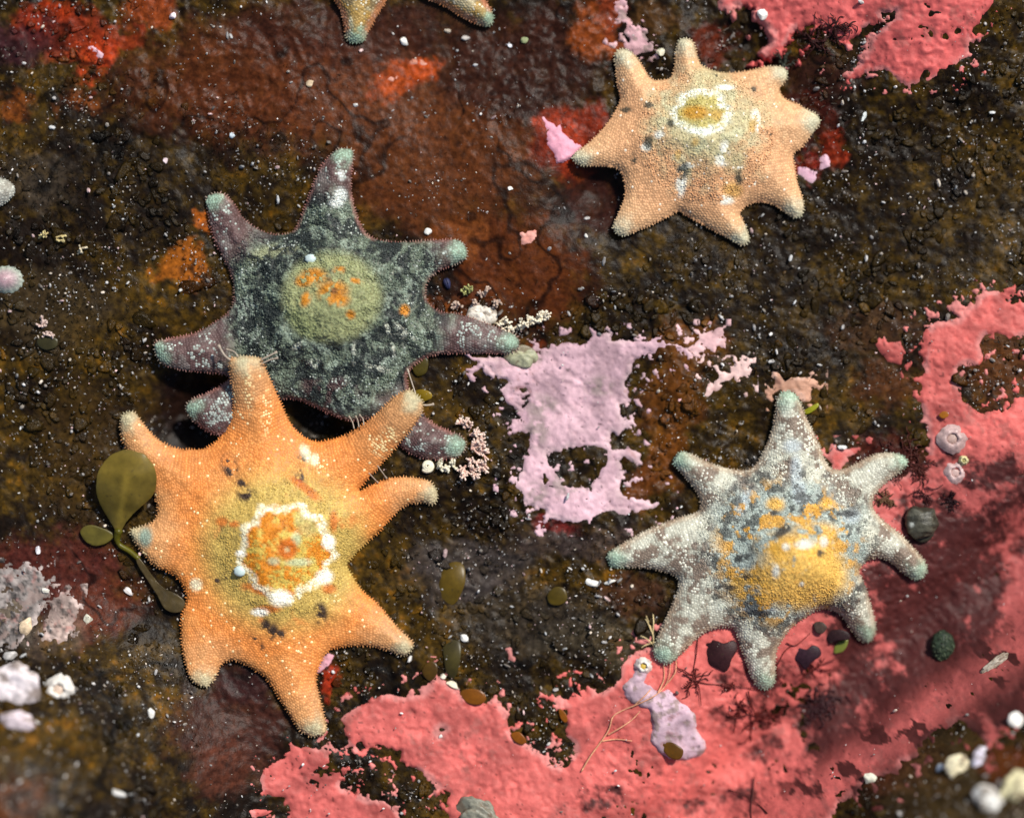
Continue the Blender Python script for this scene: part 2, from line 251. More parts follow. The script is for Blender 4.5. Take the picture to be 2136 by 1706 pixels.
CRUSTS = [   # outline, holes, colour, thickness, lumps, edge raggedness, label
 (P_TOP,[],(.52,.098,.090),15,13,.8,'lumpy salmon pink crust at the top right edge, beyond the peach sea star'),
 (P_BIG,HOLES_BIG,SAL,12,5,.7,'largest coral pink crust, under the grey sea star and along the bottom'),
 (P_MID,H_MID,PALE,11,4,.5,'pale lilac pink crust with a round dark hole, left of the grey sea star'),
 (Z(*ZR,[(70,350),(140,370),(260,335),(250,410),(200,500),(160,460),(140,520),(60,490),(0,480),(0,455),(70,440),(100,410)]),[],(.66,.40,.40),8,2,.5,'small pale pink two-lobed crust fleck just right of the lilac pink patch top'),
 (Z(*ZR,[(160,560),(220,570),(250,610),(320,610),(330,560),(380,560),(425,600),(410,650),(330,640),(260,690),(220,740),(160,780),(125,770),(150,690),(220,650)]),[],(.70,.46,.42),8,2,.5,'whitish pink hook shaped crust fleck, left of the grey sea star top arm'),
 (Z(*ZR,[(560,630),(600,620),(640,650),(750,650),(860,680),(840,710),(800,730),(810,780),(790,820),(750,810),(700,750),(640,740),(570,750)]),[],(.50,.27,.18),8,2,.5,'dull peach crust scrap touching the tip of the grey sea star top arm'),
 (Z(*ZR,[(1200,430),(1255,400),(1290,430),(1360,430),(1385,480),(1370,520),(1375,575),(1310,570),(1270,540),(1230,490)]),[],SAL,9,2,.4,'small four-cornered coral pink island just left of the big right-hand crust'),
 (Z(*ZR,[(920,1060),(960,1060),(980,1090),(1060,1090),(1110,1080),(1125,1100),(1050,1150),(1000,1240),(940,1240),(880,1140),(920,1110)]),[],SAL,9,2,.5,'coral pink crust wedge between the top and right arms of the grey sea star'),
 (Z(*ZR,[(1145,1030),(1170,1018),(1198,1030),(1200,1055),(1170,1068),(1145,1058)]),[],SAL,8,1,.2,'tiny round coral pink crust dot above the grey sea star right arm'),
 (Z(*ZT,[(1260,735),(1310,770),(1345,790),(1365,775),(1370,830),(1430,880),(1460,905),(1490,920),(1440,980),(1400,1000),(1350,1015),(1330,950),(1290,900),(1280,840),(1290,810)]),[],(.66,.30,.38),8,1,.3,'smooth pink crust sliver at the left arm tip of the peach sea star'),
 (Z(*ZT,[(1700,0),(1740,0),(1770,60),(1820,130),(1850,170),(1900,210),(1970,260),(1950,310),(1880,330),(1830,340),(1760,290),(1780,230),(1760,140),(1710,60),(1680,-60),(1740,-80)]),[],(.62,.36,.38),9,6,.6,'speckled pale pink crust strip running down from the top edge to the peach sea star'),
 (Z(1424,0,A3,[(690,960),(720,1020),(790,1040),(850,1060),(850,1000),(900,960),(920,1040),(860,1070),(840,1130),(800,1170),(770,1130),(710,1090)]),[],(.62,.36,.46),9,4,.4,'lilac crust scrap beside the right side of the peach sea star'),
 (Z(*ZT,[(1120,1460),(1180,1450),(1210,1440),(1210,1480),(1180,1520),(1130,1525)]),[],(.62,.24,.18),8,1,.3,'lone salmon crust speck on rust brown rock between the dark and peach sea stars'),
 (Z(712,570,A3,[(2080,740),(2131,730),(2140,800),(2110,830),(2080,790)]),[],(.66,.38,.38),8,2,.3,'tiny pale pink crust dot between the lilac patch and the branching hook fleck'),
 (Z(*ZL,[(540,300),(600,270),(620,310),(660,340),(630,370),(590,340)]),[],(.70,.42,.50),8,1,.3,'small pale pink crust chip in the red patch at the top left'),
 (Z(240,900,B2,[(1100,1290),(1190,1230),(1222,1240),(1200,1290),(1140,1340),(1090,1340)]),[],(.72,.36,.42),9,1,.3,'pale pink crust bit in the notch of the orange sea star lower arms'),
 (Z(712,1136,A3,[(1020,650),(1060,640),(1085,700),(1080,730),(1040,710)]),[],SAL,8,1,.2,'tiny coral pink crust chip in brown algae above the bottom crust'),
 (Z(*ZT,[(390,400),(440,372),(500,370),(535,395),(510,408),(450,398)]),[],(.66,.26,.17),7,1,.2,'thin arc of salmon crust in the orange patch below the cropped sea star'),
 (Z(*ZT,[(275,485),(310,475),(355,470),(350,495),(320,510),(285,500)]),[],(.66,.26,.17),7,1,.2,'small salmon crust dot just left below the thin arc near the cropped sea star'),
 ([(1325,1370),(1340,1372),(1350,1390),(1355,1405),(1348,1420),(1375,1440),(1395,1435),(1415,1455),(1440,1475),(1455,1490),(1455,1520),(1475,1545),(1480,1565),(1465,1585),(1430,1590),(1395,1585),(1370,1570),(1355,1545),(1360,1510),(1350,1480),(1320,1470),(1300,1455),(1295,1430),(1310,1415),(1320,1400)],[],(.52,.36,.42),20,6,.4,'lilac white lumpy crust lying on the coral pink crust at the bottom'),
 ([(-40,1190),(40,1178),(85,1195),(105,1235),(90,1290),(50,1335),(0,1345),(-40,1340)],[],(.15,.13,.12),6,5,1.5,'grey white speckled crust on maroon rock at the left edge'),
 ([(118,1240),(150,1232),(172,1262),(165,1310),(135,1335),(112,1320),(105,1280)],[],(.19,.14,.12),6,4,1.4,'small speckled pinkish grey crust on maroon rock, right of the grey white crust'),
 (Z(0,1136,A3,[(1540,1650),(1600,1630),(1680,1630),(1720,1650),(1690,1690),(1600,1690)]),[],SAL,8,1,.4,'small coral pink crust piece at the bottom edge left of the big bottom crust'),
]
# raster of the crust fields, used to seed algae around them
GX = np.arange(-400, 2540, 4.); GY = np.arange(-400, 2110, 4.); gx, gy = np.meshgrid(GX, GY)
def crust_field(x, y, c, seed):
    f = sdf(x, y, c[0])
    for h in c[1]: f = np.minimum(f, -sdf(x, y, h))
    k = c[5]; sp = (fbm(x, y, 15, 3, 160+seed, .6)-.60)*110
    if k >= .5: f = np.maximum(f, np.where(f > -46, np.minimum(sp+f*.22, 5), f))
    return f+(fbm(x, y, 26, 3, 30+seed, .6)-.5)*16*k+(fbm(x, y, 7, 2, 60+seed)-.5)*9*min(k, .8)
FR = np.full(gx.shape, -60.); FS = np.full(gx.shape, -60.); PK = np.zeros(gx.shape)
def stamp(target, poly, fn):
    P = np.asarray(poly); x0, x1 = P[:, 0].min()-50, P[:, 0].max()+50; y0, y1 = P[:, 1].min()-50, P[:, 1].max()+50
    i = np.where((GX > x0) & (GX < x1))[0]; j = np.where((GY > y0) & (GY < y1))[0]
    if len(i) == 0 or len(j) == 0: return
    sl_ = (slice(j[0], j[-1]+1), slice(i[0], i[-1]+1))
    target[sl_] = np.maximum(target[sl_], fn(gx[sl_], gy[sl_]))
for n_, c_ in enumerate(CRUSTS): stamp(FR, c_[0], lambda x, y: crust_field(x, y, c_, n_))
STARS = [STAR_DARK, STAR_ORANGE, STAR_PEACH, STAR_GREY, STAR_TOP, STAR_EDGE]
for s_ in STARS: stamp(FS, s_, lambda x, y: sdf(x, y, s_))
def look(G, x, y):
    i = np.clip(((np.asarray(y)+400)/4).astype(int), 0, len(GY)-1); j = np.clip(((np.asarray(x)+400)/4).astype(int), 0, len(GX)-1)
    return G[i, j]

# ------------------------------------------------------------------ ground colour (film of algae on the rock, some shadow and reflection painted in)
SMOOTH = [[(230,60),(420,-40),(1330,-40),(1290,110),(1250,280),(1290,480),(1420,470),(1390,520),(1330,570),(1200,640),(1150,690),(1040,660),(950,600),(970,520),(900,490),(770,480),(740,330),(690,300),(560,240),(400,170),(280,150)],
  [(470,1370),(560,1410),(650,1530),(620,1560),(545,1600),(540,1690),(440,1620),(390,1480),(410,1430)],
  [(-80,1080),(120,1100),(230,1170),(290,1290),(250,1370),(160,1350),(-80,1150)],
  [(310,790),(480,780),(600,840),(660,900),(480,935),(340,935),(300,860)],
  [(-80,1590),(60,1590),(140,1690),(120,1800),(-80,1800)], [(1040,470),(1300,480),(1380,520),(1150,680),(1000,600)]]
SM = np.full(gx.shape, -60.)
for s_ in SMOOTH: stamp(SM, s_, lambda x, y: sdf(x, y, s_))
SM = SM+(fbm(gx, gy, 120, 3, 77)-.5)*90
BLOTS = [ # cx, cy, rx, ry, colour, strength
 (620,180,420,150,(.085,.026,.010),.9),(900,330,260,170,(.090,.030,.010),.9),(1080,560,170,130,(.085,.024,.007),.9),(700,60,300,80,(.040,.014,.010),.8),
 (1080,150,200,110,(.030,.011,.008),.8),(1230,420,90,70,(.028,.008,.006),.9),(1060,80,160,80,(.034,.012,.008),.8),  # middle blot paints the shadow below the peach star's left arm
 (105,40,70,50,(.30,.035,.008),1),(150,80,60,60,(.20,.03,.012),.9),(200,120,55,45,(.36,.045,.012),1),(300,30,70,40,(.20,.045,.012),.9),(240,90,60,30,(.22,.03,.01),.8),(40,80,90,60,(.035,.012,.018),.9),
 (870,140,60,35,(.36,.06,.008),1),(815,175,45,40,(.30,.055,.008),1),(1180,290,75,90,(.26,.030,.008),1),(1250,250,50,50,(.16,.02,.007),.9),(1130,320,60,50,(.12,.015,.006),.8),(1245,60,50,60,(.20,.05,.010),.9),(1270,20,30,50,(.16,.03,.01),.9),
 (1370,40,60,40,(.10,.05,.015),.6),(1480,90,60,40,(.10,.018,.008),.8),(1690,250,70,60,(.05,.010,.007),.8),(1752,305,30,34,(.20,.022,.008),.8),(1685,330,36,28,(.16,.014,.008),.8),(1700,150,100,60,(.035,.013,.010),.7),
 (420,470,30,30,(.35,.10,.01),.9),(390,560,60,40,(.30,.10,.012),.9),(30,220,60,40,(.16,.05,.01),.8),(170,200,40,30,(.16,.05,.012),.8),
 (930,640,60,30,(.14,.045,.01),.9),(960,500,60,60,(.14,.045,.012),.8),(1090,720,50,25,(.14,.03,.008),.9),
 (120,1180,140,90,(.065,.016,.014),.9),(210,1270,90,80,(.09,.024,.014),.9),(480,1500,120,110,(.045,.016,.013),.9),(470,1590,70,90,(.08,.028,.018),.8),(520,1430,80,50,(.028,.010,.012),.9),
 (405,845,130,95,(.012,.006,.005),1),(660,885,70,45,(.014,.010,.005),.9),(40,1640,110,60,(.10,.036,.012),.8),(20,1270,70,60,(.20,.19,.18),.45),(130,1310,70,50,(.15,.12,.11),.4),  # near-black blots paint the shadow between dark and orange stars
 (980,1180,140,70,(.062,.058,.066),.7),(1200,1130,160,50,(.05,.04,.044),.7),(1100,1300,200,80,(.05,.046,.042),.5),(1250,1340,160,50,(.06,.055,.042),.6),(690,1415,25,30,(.30,.03,.01),1),  # grey-violet blots paint a hazy reflection into the rock colour
 (1150,1090,50,20,(.12,.015,.015),.9),(1390,830,80,80,(.12,.045,.008),.8),(1390,950,50,80,(.14,.05,.008),.8),(1430,720,90,60,(.14,.055,.010),.7),(1330,1000,40,60,(.12,.04,.008),.8),
 (1860,800,90,60,(.09,.035,.012),.7),(1820,680,120,60,(.055,.028,.016),.7),(2080,780,90,90,(.085,.034,.012),.9),(1850,960,90,60,(.05,.010,.008),.8),
 (1840,1580,120,60,(.055,.016,.009),.9),(1990,1620,200,120,(.060,.045,.022),.6),(2060,1580,60,60,(.10,.030,.008),.8),
 (1330,1230,80,50,(.05,.022,.014),.8),(760,1330,90,40,(.022,.018,.010),.8),(180,950,120,180,(.045,.028,.008),.6),(100,650,140,90,(.055,.042,.022),.6),(80,380,90,60,(.055,.048,.040),.5)]
def ground_col(x, y):
    x = np.asarray(x, float); y = np.asarray(y, float)
    wx = x+(fbm(x, y, 90, 5, 21, .72)-.5)*120; wy = y+(fbm(x, y, 90, 5, 22, .72)-.5)*120
    n = .55*fbm(x, y, 60, 5, 23, .68)+.45*fbm(x, y, 17, 4, 26, .7); w2 = fbm(x, y, 240, 3, 24)
    t = np.clip((n-.5)*2.6+.27+(w2-.5)*.8, 0, 1)*4
    pal = np.array([[.008,.005,.003],[.020,.013,.004],[.042,.028,.005],[.075,.046,.006],[.155,.078,.007]])
    i = np.clip(t.astype(int), 0, 3); f = (t-i)[..., None]
    c = pal[i]*(1-f)+pal[i+1]*f
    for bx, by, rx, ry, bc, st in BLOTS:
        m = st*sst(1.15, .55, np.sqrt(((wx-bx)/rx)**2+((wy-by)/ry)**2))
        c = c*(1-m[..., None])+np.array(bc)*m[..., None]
    g = fbm(x, y, 10, 3, 25, .6)[..., None]
    ck = sst(.020, .004, np.abs(fbm(x, y, 230, 4, 27, .55)-.5))*sst(.45, .6, fbm(x, y, 200, 2, 28))
    return c*(.45+1.0*g)*(1-.75*ck[..., None])*np.array([.88,.74,.58])
def axis(lo, hi, fine, out):
    a = np.arange(lo, hi, fine); g = [0.]; s = fine
    while g[-1] < out: s *= 1.10; g.append(g[-1]+s)
    g = np.array(g[1:]); return np.r_[lo-g[::-1], a, hi-fine+g]
ax_ = axis(-160, 2300, 3.2, 6000); ay_ = axis(-160, 1870, 3.2, 6000)
X, Y = np.meshgrid(ax_, ay_); nx, ny = len(ax_), len(ay_)
def grid_faces(nx, ny):
    i = np.arange(nx*ny).reshape(ny, nx); return np.c_[i[:-1, :-1].ravel(), i[:-1, 1:].ravel(), i[1:, 1:].ravel(), i[1:, :-1].ravel()]
x_, y_ = X.ravel(), Y.ravel()
z_ = gz(x_, y_)
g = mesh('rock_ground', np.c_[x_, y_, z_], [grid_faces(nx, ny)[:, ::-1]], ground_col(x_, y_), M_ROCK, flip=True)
g['kind'] = 'structure'
FLIPG = None

CZ = np.full(gx.shape, -1e4)
# ------------------------------------------------------------------ coralline crusts (each a thick mat grown on the rock)
def blend_(c, m, col):
    m = np.clip(m, 0, 1)[:, None]; return c*(1-m)+np.asarray(col)*m
FILM_SHADE = [(2085,1090,80,170,.50),(1690,1590,150,45,.45),(1560,1500,70,50,.35),(1880,1560,130,60,.8),(1650,1440,150,60,.50),(1810,1490,170,80,.80),(1950,1300,170,200,1.0),(1780,1240,60,80,.6),(2040,1180,80,120,.45),(1960,1240,140,210,.98),(1860,1350,150,120,.85),(1900,1450,190,100,.95),(1800,1560,110,60,.9),(2080,1150,70,160,.35),(1760,1230,70,60,.55),(1700,1420,80,60,.6),(1640,1480,70,60,.45),(1990,990,40,60,.5),(2060,1030,60,90,.3),  # maroon film on the big crust, the gully's shade painted in with it
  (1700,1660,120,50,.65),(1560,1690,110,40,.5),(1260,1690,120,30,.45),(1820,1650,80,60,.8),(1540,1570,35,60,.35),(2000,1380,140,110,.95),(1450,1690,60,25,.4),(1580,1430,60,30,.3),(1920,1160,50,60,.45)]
for n_, c_ in enumerate(CRUSTS):
    P = np.asarray(c_[0]); st = 3. if n_ != 1 else 3.4
    xs = np.arange(max(P[:, 0].min()-16, -330), min(P[:, 0].max()+16, 2480), st); ys = np.arange(max(P[:, 1].min()-16, -330), min(P[:, 1].max()+16, 2000), st)
    X, Y = np.meshgrid(xs, ys); f = crust_field(X, Y, c_, n_)
    T, lump = c_[3]*(.8 if n_ == 19 else .48), c_[4]*(.8 if n_ != 1 else .9)
    inn = sst(0, 40, f)
    h = T*np.tanh(f/7)+lump*(.25+.75*inn)*((fbm(X, Y, 46, 3, 90+n_)-.5)*1.6+np.abs(fbm(X, Y, 30, 2, 91+n_)-.5)*-1.6+.3)+(fbm(X, Y, 9, 2, 95)-.5)*2.2-2.2*sst(.70, .80, vnoise(X/8, Y/8, 96))
    base = gz_low(X, Y)+(fbm(X, Y, 90, 4, 5)-.5)*18
    zz = np.where(f > -3, np.maximum(base, gz(X, Y)-6), gz(X, Y))+h
    fc = grid_faces(len(xs), len(ys)); keep = (f.ravel()[fc] > -9).any(1); fc = fc[keep]
    used = np.unique(fc); mp = np.full(X.size, -1); mp[used] = np.arange(len(used)); fc = mp[fc]
    x_, y_ = X.ravel()[used], Y.ravel()[used]; f_ = f.ravel()[used]
    np.maximum.at(CZ, (np.clip(((y_+400)/4).astype(int), 0, len(GY)-1), np.clip(((x_+400)/4).astype(int), 0, len(GX)-1)), zz.ravel()[used])
    cc = np.array(c_[2])*(.70+.60*fbm(x_, y_, 70, 5, 110+n_, .62))[:, None]
    gcol = np.clip(ground_col(x_, y_)*1.2, 0, 1)
    cc = cc*(1-.32*sst(.50, .70, fbm(x_, y_, 110, 5, 203, .68)))[:, None]; ew = sst(16, 3, f_)*.45*(fbm(x_, y_, 50, 2, 204) > .45); cc = blend_(cc, ew, np.array(c_[2])*.6+np.array([.30,.24,.22]))
    pr = sst(.60, .72, fbm(x_, y_, 16, 3, 205, .65))*sst(.5, .62, fbm(x_, y_, 130, 2, 206))*.45; cc = blend_(cc, pr, np.array([.24,.09,.075]))
    spk = (vnoise(x_/5, y_/5, 201) > .93)&(fbm(x_, y_, 60, 2, 202) > .52)
    cc[spk] = cc[spk]*.35
    if n_ == 2:                            # lilac patch: grey brown worn places, brighter lower part
        w = np.zeros(len(x_))
        for a, b, r1, r2 in [(1085,745,60,22),(1250,805,34,24),(1130,850,40,30),(1120,1030,24,30),(1180,1010,60,26),(1120,900,30,40)]:
            w = np.maximum(w, sst(1.3, .4, np.hypot((x_-a)/r1, (y_-b)/r2)))
        w *= .75*sst(.35, .6, fbm(x_, y_, 12, 3, 120))
        cc = cc*(1-w[:, None])+np.array([.20,.16,.14])*w[:, None]
        cc *= (1+.15*sst(960, 1060, y_))[:, None]
    if n_ == 1:
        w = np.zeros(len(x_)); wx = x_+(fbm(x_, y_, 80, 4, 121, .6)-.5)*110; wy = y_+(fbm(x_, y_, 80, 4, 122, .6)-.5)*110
        for a, b, r1, r2, s in FILM_SHADE: w = np.maximum(w, s*sst(1.25, .65, np.hypot((wx-a)/r1, (wy-b)/r2)))
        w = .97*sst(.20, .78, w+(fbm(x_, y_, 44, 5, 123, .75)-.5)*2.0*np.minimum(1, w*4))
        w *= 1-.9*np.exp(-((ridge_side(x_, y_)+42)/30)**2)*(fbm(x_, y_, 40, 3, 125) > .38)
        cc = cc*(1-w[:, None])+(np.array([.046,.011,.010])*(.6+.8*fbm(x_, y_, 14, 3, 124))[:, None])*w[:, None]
        cc = blend_(cc, .38*sst(1560, 1800, x_)*sst(850, 1150, y_)*(1-w), (.26,.070,.070)); cc *= np.clip(1-.18*sst(1900, 2050, x_)*sst(900, 1100, y_), 0, 1)[:, None]  # lower right of the crust dimmed, shade put into its colour
    if n_ in (20, 21): cc = cc*(.25+1.7*sst(.3, .7, fbm(x_, y_, 13, 4, 131, .7)))[:, None]
    if n_ in (10, 19, 20, 21):
        w = .8*sst(.55, .68, fbm(x_, y_, 12, 3, 130)); cc = cc*(1-w[:, None])+np.array([.22,.16,.14])*w[:, None]
    o = mesh('coralline_crust', np.c_[x_, y_, zz.ravel()[used]], [fc[:, ::-1]], cc, M_CRUST)
    tag(o, c_[6], 'coralline crust', 'coralline crusts on the rock')

# ------------------------------------------------------------------ brown algae turf and sand (nobody could count them)
def disc_template(nr=10):
    v = [(0, 0, .10)]
    for r, z in ((.55, .22), (1., 0.)):
        for k in range(nr):
            a = 2*math.pi*k/nr; rr = r*(1+(.22*math.sin(3*a+1)+.16*math.sin(5*a) if r == 1 else 0)); v.append((rr*math.cos(a), rr*math.sin(a), z+(.12*math.sin(2*a) if r == 1 else 0)))
    for k in range(nr):
        a = 2*math.pi*k/nr; v.append((.6*math.cos(a), .6*math.sin(a), -.22))
    t = [(0, 1+k, 1+(k+1) % nr) for k in range(nr)]
    q = [(1+k, 1+nr+k, 1+nr+(k+1) % nr, 1+(k+1) % nr) for k in range(nr)]+[(1+nr+k, 1+2*nr+k, 1+2*nr+(k+1) % nr, 1+nr+(k+1) % nr) for k in range(nr)]
    return np.array(v), [np.array(t)[:, ::-1], np.array(q)[:, ::-1]]
def scatter(n, dens):
    x = rng.uniform(-220, 2360, n); y = rng.uniform(-220, 1930, n); p = dens(x, y)
    k = rng.uniform(0, 1, n) < p; return x[k], y[k]
def open_rock(x, y, star=10, crust=2):
    return (look(FR, x, y) < crust)*(look(FS, x, y) < star)
def dens_lobe(x, y):
    d = open_rock(x, y, 4, 0)*1.0
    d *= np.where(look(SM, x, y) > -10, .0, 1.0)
    d *= .25+.75*sst(.30, .55, fbm(x, y, 140, 3, 41))
    return d
def alga_col(x, y, n):
    u = rng.uniform(0, 1, n); r = fbm(x, y, 56, 4, 42, .7)
    pal = np.array([[.010,.007,.003],[.022,.015,.004],[.042,.030,.005],[.070,.044,.006],[.13,.072,.007],[.24,.105,.008]])
    e = look(FR, x, y); edge = sst(-34, -4, e)*.38*(fbm(x, y, 60, 2, 43) > .48)
    t = np.clip((u**2-.3)*.25+(r-.5)*2.0+.30+edge, 0, 1)*5
    i = np.clip(t.astype(int), 0, 4); f = (t-i)[:, None]
    return (pal[i]*(1-f)+pal[i+1]*f)*.72+ground_col(x, y)*.5
tv, tf = disc_template(); parts = []
x, y = scatter(15000, lambda x, y: dens_lobe(x, y)*sst(.42, .62, fbm(x, y, 120, 3, 46))); n = len(x)
r = 3+7*rng.uniform(0, 1, n)+12*rng.uniform(0, 1, n)**5
M = rotm(n, R(16))*np.stack([r*rng.uniform(.8, 1.5, n), r*rng.uniform(.35, 1.0, n), r*.20], 1)[:, None, :]
parts.append(inst(tv, tf, np.c_[x, y, gz(x, y)+.6+rng.uniform(0, 2, n)], M, (ground_col(x, y)*.95+alga_col(x, y, n)*.3)*rng.uniform(.7, 1.35, (n, 1))))
iv, if_ = ico(0)
# short hairs of the turf, pale clusters standing in for glints
hv = np.array([(-.5,-.3,0),(.5,-.3,0),(0,.6,0),(-.35,-.2,.6),(.35,-.2,.6),(0,.4,.6),(.25,.1,1.)]); hf = [np.array([(0,1,4,3),(1,2,5,4),(2,0,3,5)])[:, ::-1], np.array([(3,4,6),(4,5,6),(5,3,6)])[:, ::-1]]
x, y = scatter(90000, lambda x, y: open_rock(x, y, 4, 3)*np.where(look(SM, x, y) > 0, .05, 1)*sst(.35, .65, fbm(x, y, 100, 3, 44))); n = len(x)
M = rotm(n, R(85)); ln = rng.uniform(4, 13, n); wd = rng.uniform(.7, 1.5, n)
M = M*np.stack([wd, wd, ln], 1)[:, None, :]
hc = (ground_col(x, y)*.8+alga_col(x, y, n)*.3)*rng.uniform(.6, 1.8, (n, 1)); k = rng.uniform(0, 1, n) < .32*sst(.48, .68, fbm(x, y, 80, 3, 45)); hc[k] = np.array([.17,.15,.12])*rng.uniform(.4, 1.9, (k.sum(), 1))  # pale grey clusters paint soft glints into the hair colour
parts.append(inst(hv, hf, np.c_[x, y, gz(x, y)+rng.uniform(0, 2.5, n)], M, hc))
v, f, c = join(*parts)
o = mesh('algae_turf', v, f, c, M_ALGA); o['kind'] = 'stuff'; o['label'] = 'lobed brown and olive algae covering the rock'; o['category'] = 'algae'
def dens_sand(x, y):
    d = open_rock(x, y, -3, 400)*1.0
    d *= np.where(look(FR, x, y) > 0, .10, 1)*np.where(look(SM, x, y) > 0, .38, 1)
    bo = 0*x
    for a, b, r_ in [(60,1250,120),(80,1480,130),(980,1170,120),(600,640,10),(150,600,120),(1550,640,110),(1200,1250,120),(2050,1620,120),(300,1000,120)]: bo = np.maximum(bo, np.exp(-((x-a)**2+(y-b)**2)/r_**2))
    d *= (look(FS, x, y) < -3)
    return d*np.clip(.35*bo+.10+.9*sst(.42, .72, fbm(x, y, 70, 4, 51, .65)), 0, 1)
x, y = scatter(52000, dens_sand); n = len(x)
r = .7+1.3*rng.uniform(0, 1, n)**3+4.*rng.uniform(0, 1, n)**18
M = rotm(n, R(90))*np.stack([r*rng.uniform(.6, 2.4, n), r, r*.7], 1)[:, None, :]
pal = np.array([[.75,.72,.68],[.62,.62,.60],[.70,.60,.48],[.72,.50,.48],[.42,.40,.38],[.22,.19,.16]])
cc = pal[rng.choice(6, n, p=[.16,.12,.12,.08,.24,.28])]*rng.uniform(.45, 1.1, (n, 1))
v, f, c = inst(iv, [if_], np.c_[x, y, np.maximum(gz(x, y), 0*x-99)+r*.4+rng.uniform(0, 9, n)*(look(FR, x, y) < 0)*(look(SM, x, y) < 0)+np.where(look(FR, x, y) > 0, 12, 0)], M, cc)
o = mesh('sand_grains', v, f, c, M_GRAIN, smooth=False); o['kind'] = 'stuff'; o['label'] = 'pale sand grains sprinkled over rock and algae'; o['category'] = 'sand'

# ------------------------------------------------------------------ sea stars
def blend(c, m, col):
    m = np.clip(m, 0, 1)[:, None]; return c*(1-m)+np.asarray(col)*m
def spot(x, y, cx, cy, rx, ry=None, soft=.5, rot=0):
    ry = ry or rx; a = R(rot); dx, dy = x-cx, y-cy
    u = (dx*math.cos(a)+dy*math.sin(a))/rx; v = (-dx*math.sin(a)+dy*math.cos(a))/ry
    return sst(1+soft, 1-soft, np.hypot(u, v))
def spots(x, y, lst): 
    m = np.zeros(len(x))
    for s in lst: m = np.maximum(m, spot(x, y, *s))
    return m
def tipmask(x, y, tips, r0, r1):
    d = np.min([np.hypot(x-a, y-b) for a, b in tips], axis=0); return sst(r1, r0, d+(fbm(x, y, 16, 3, 66)-.5)*34)

class Star:
    def __init__(s, outline, centre, colour, arm_h, arm_w, dome, dome_r, slope, lifts=(), n=1100, seed=1, raise_=8, bump=6, bs=30, dc=None):
        s.P = smooth_closed(outline, n); s.c = np.array(centre, float); s.colour = colour; s.seed = seed
        s.arm_h, s.arm_w, s.dome, s.dome_r, s.slope, s.lifts, s.raise_ = arm_h, arm_w, dome, dome_r, slope, lifts, raise_
        s.bump = bump; s.bs = bs; s.dc = dc or centre
    def dist(s, x, y, k=.26):
        out = np.empty(len(x))
        for a in range(0, len(x), 4000):
            d = np.hypot(x[a:a+4000, None]-s.P[None, :, 0], y[a:a+4000, None]-s.P[None, :, 1])
            m = d.min(1); out[a:a+4000] = m-np.log(np.exp(-k*(d-m[:, None])).sum(1)/4.)/k
        return np.maximum(out, 0)
    def height(s, x, y, d=None):
        x = np.asarray(x, float); y = np.asarray(y, float)
        if d is None: d = s.dist(x, y)
        z = gz_low(x, y)+s.raise_
        for a, b, r, h in s.lifts: z = z+h*sst(1.0, 0, np.hypot(x-a, y-b)/r)
        r = np.hypot(x-s.dc[0], y-s.dc[1])
        h = s.arm_h*(1-np.exp(-d/s.arm_w))+s.slope*d
        h = h+s.dome*np.exp(-(r/s.dome_r)**2)*(1-np.exp(-d/30))
        return z+4+h+(fbm(x, y, s.bs, 3, s.seed, .6)-.5)*s.bump*(1-np.exp(-d/26))
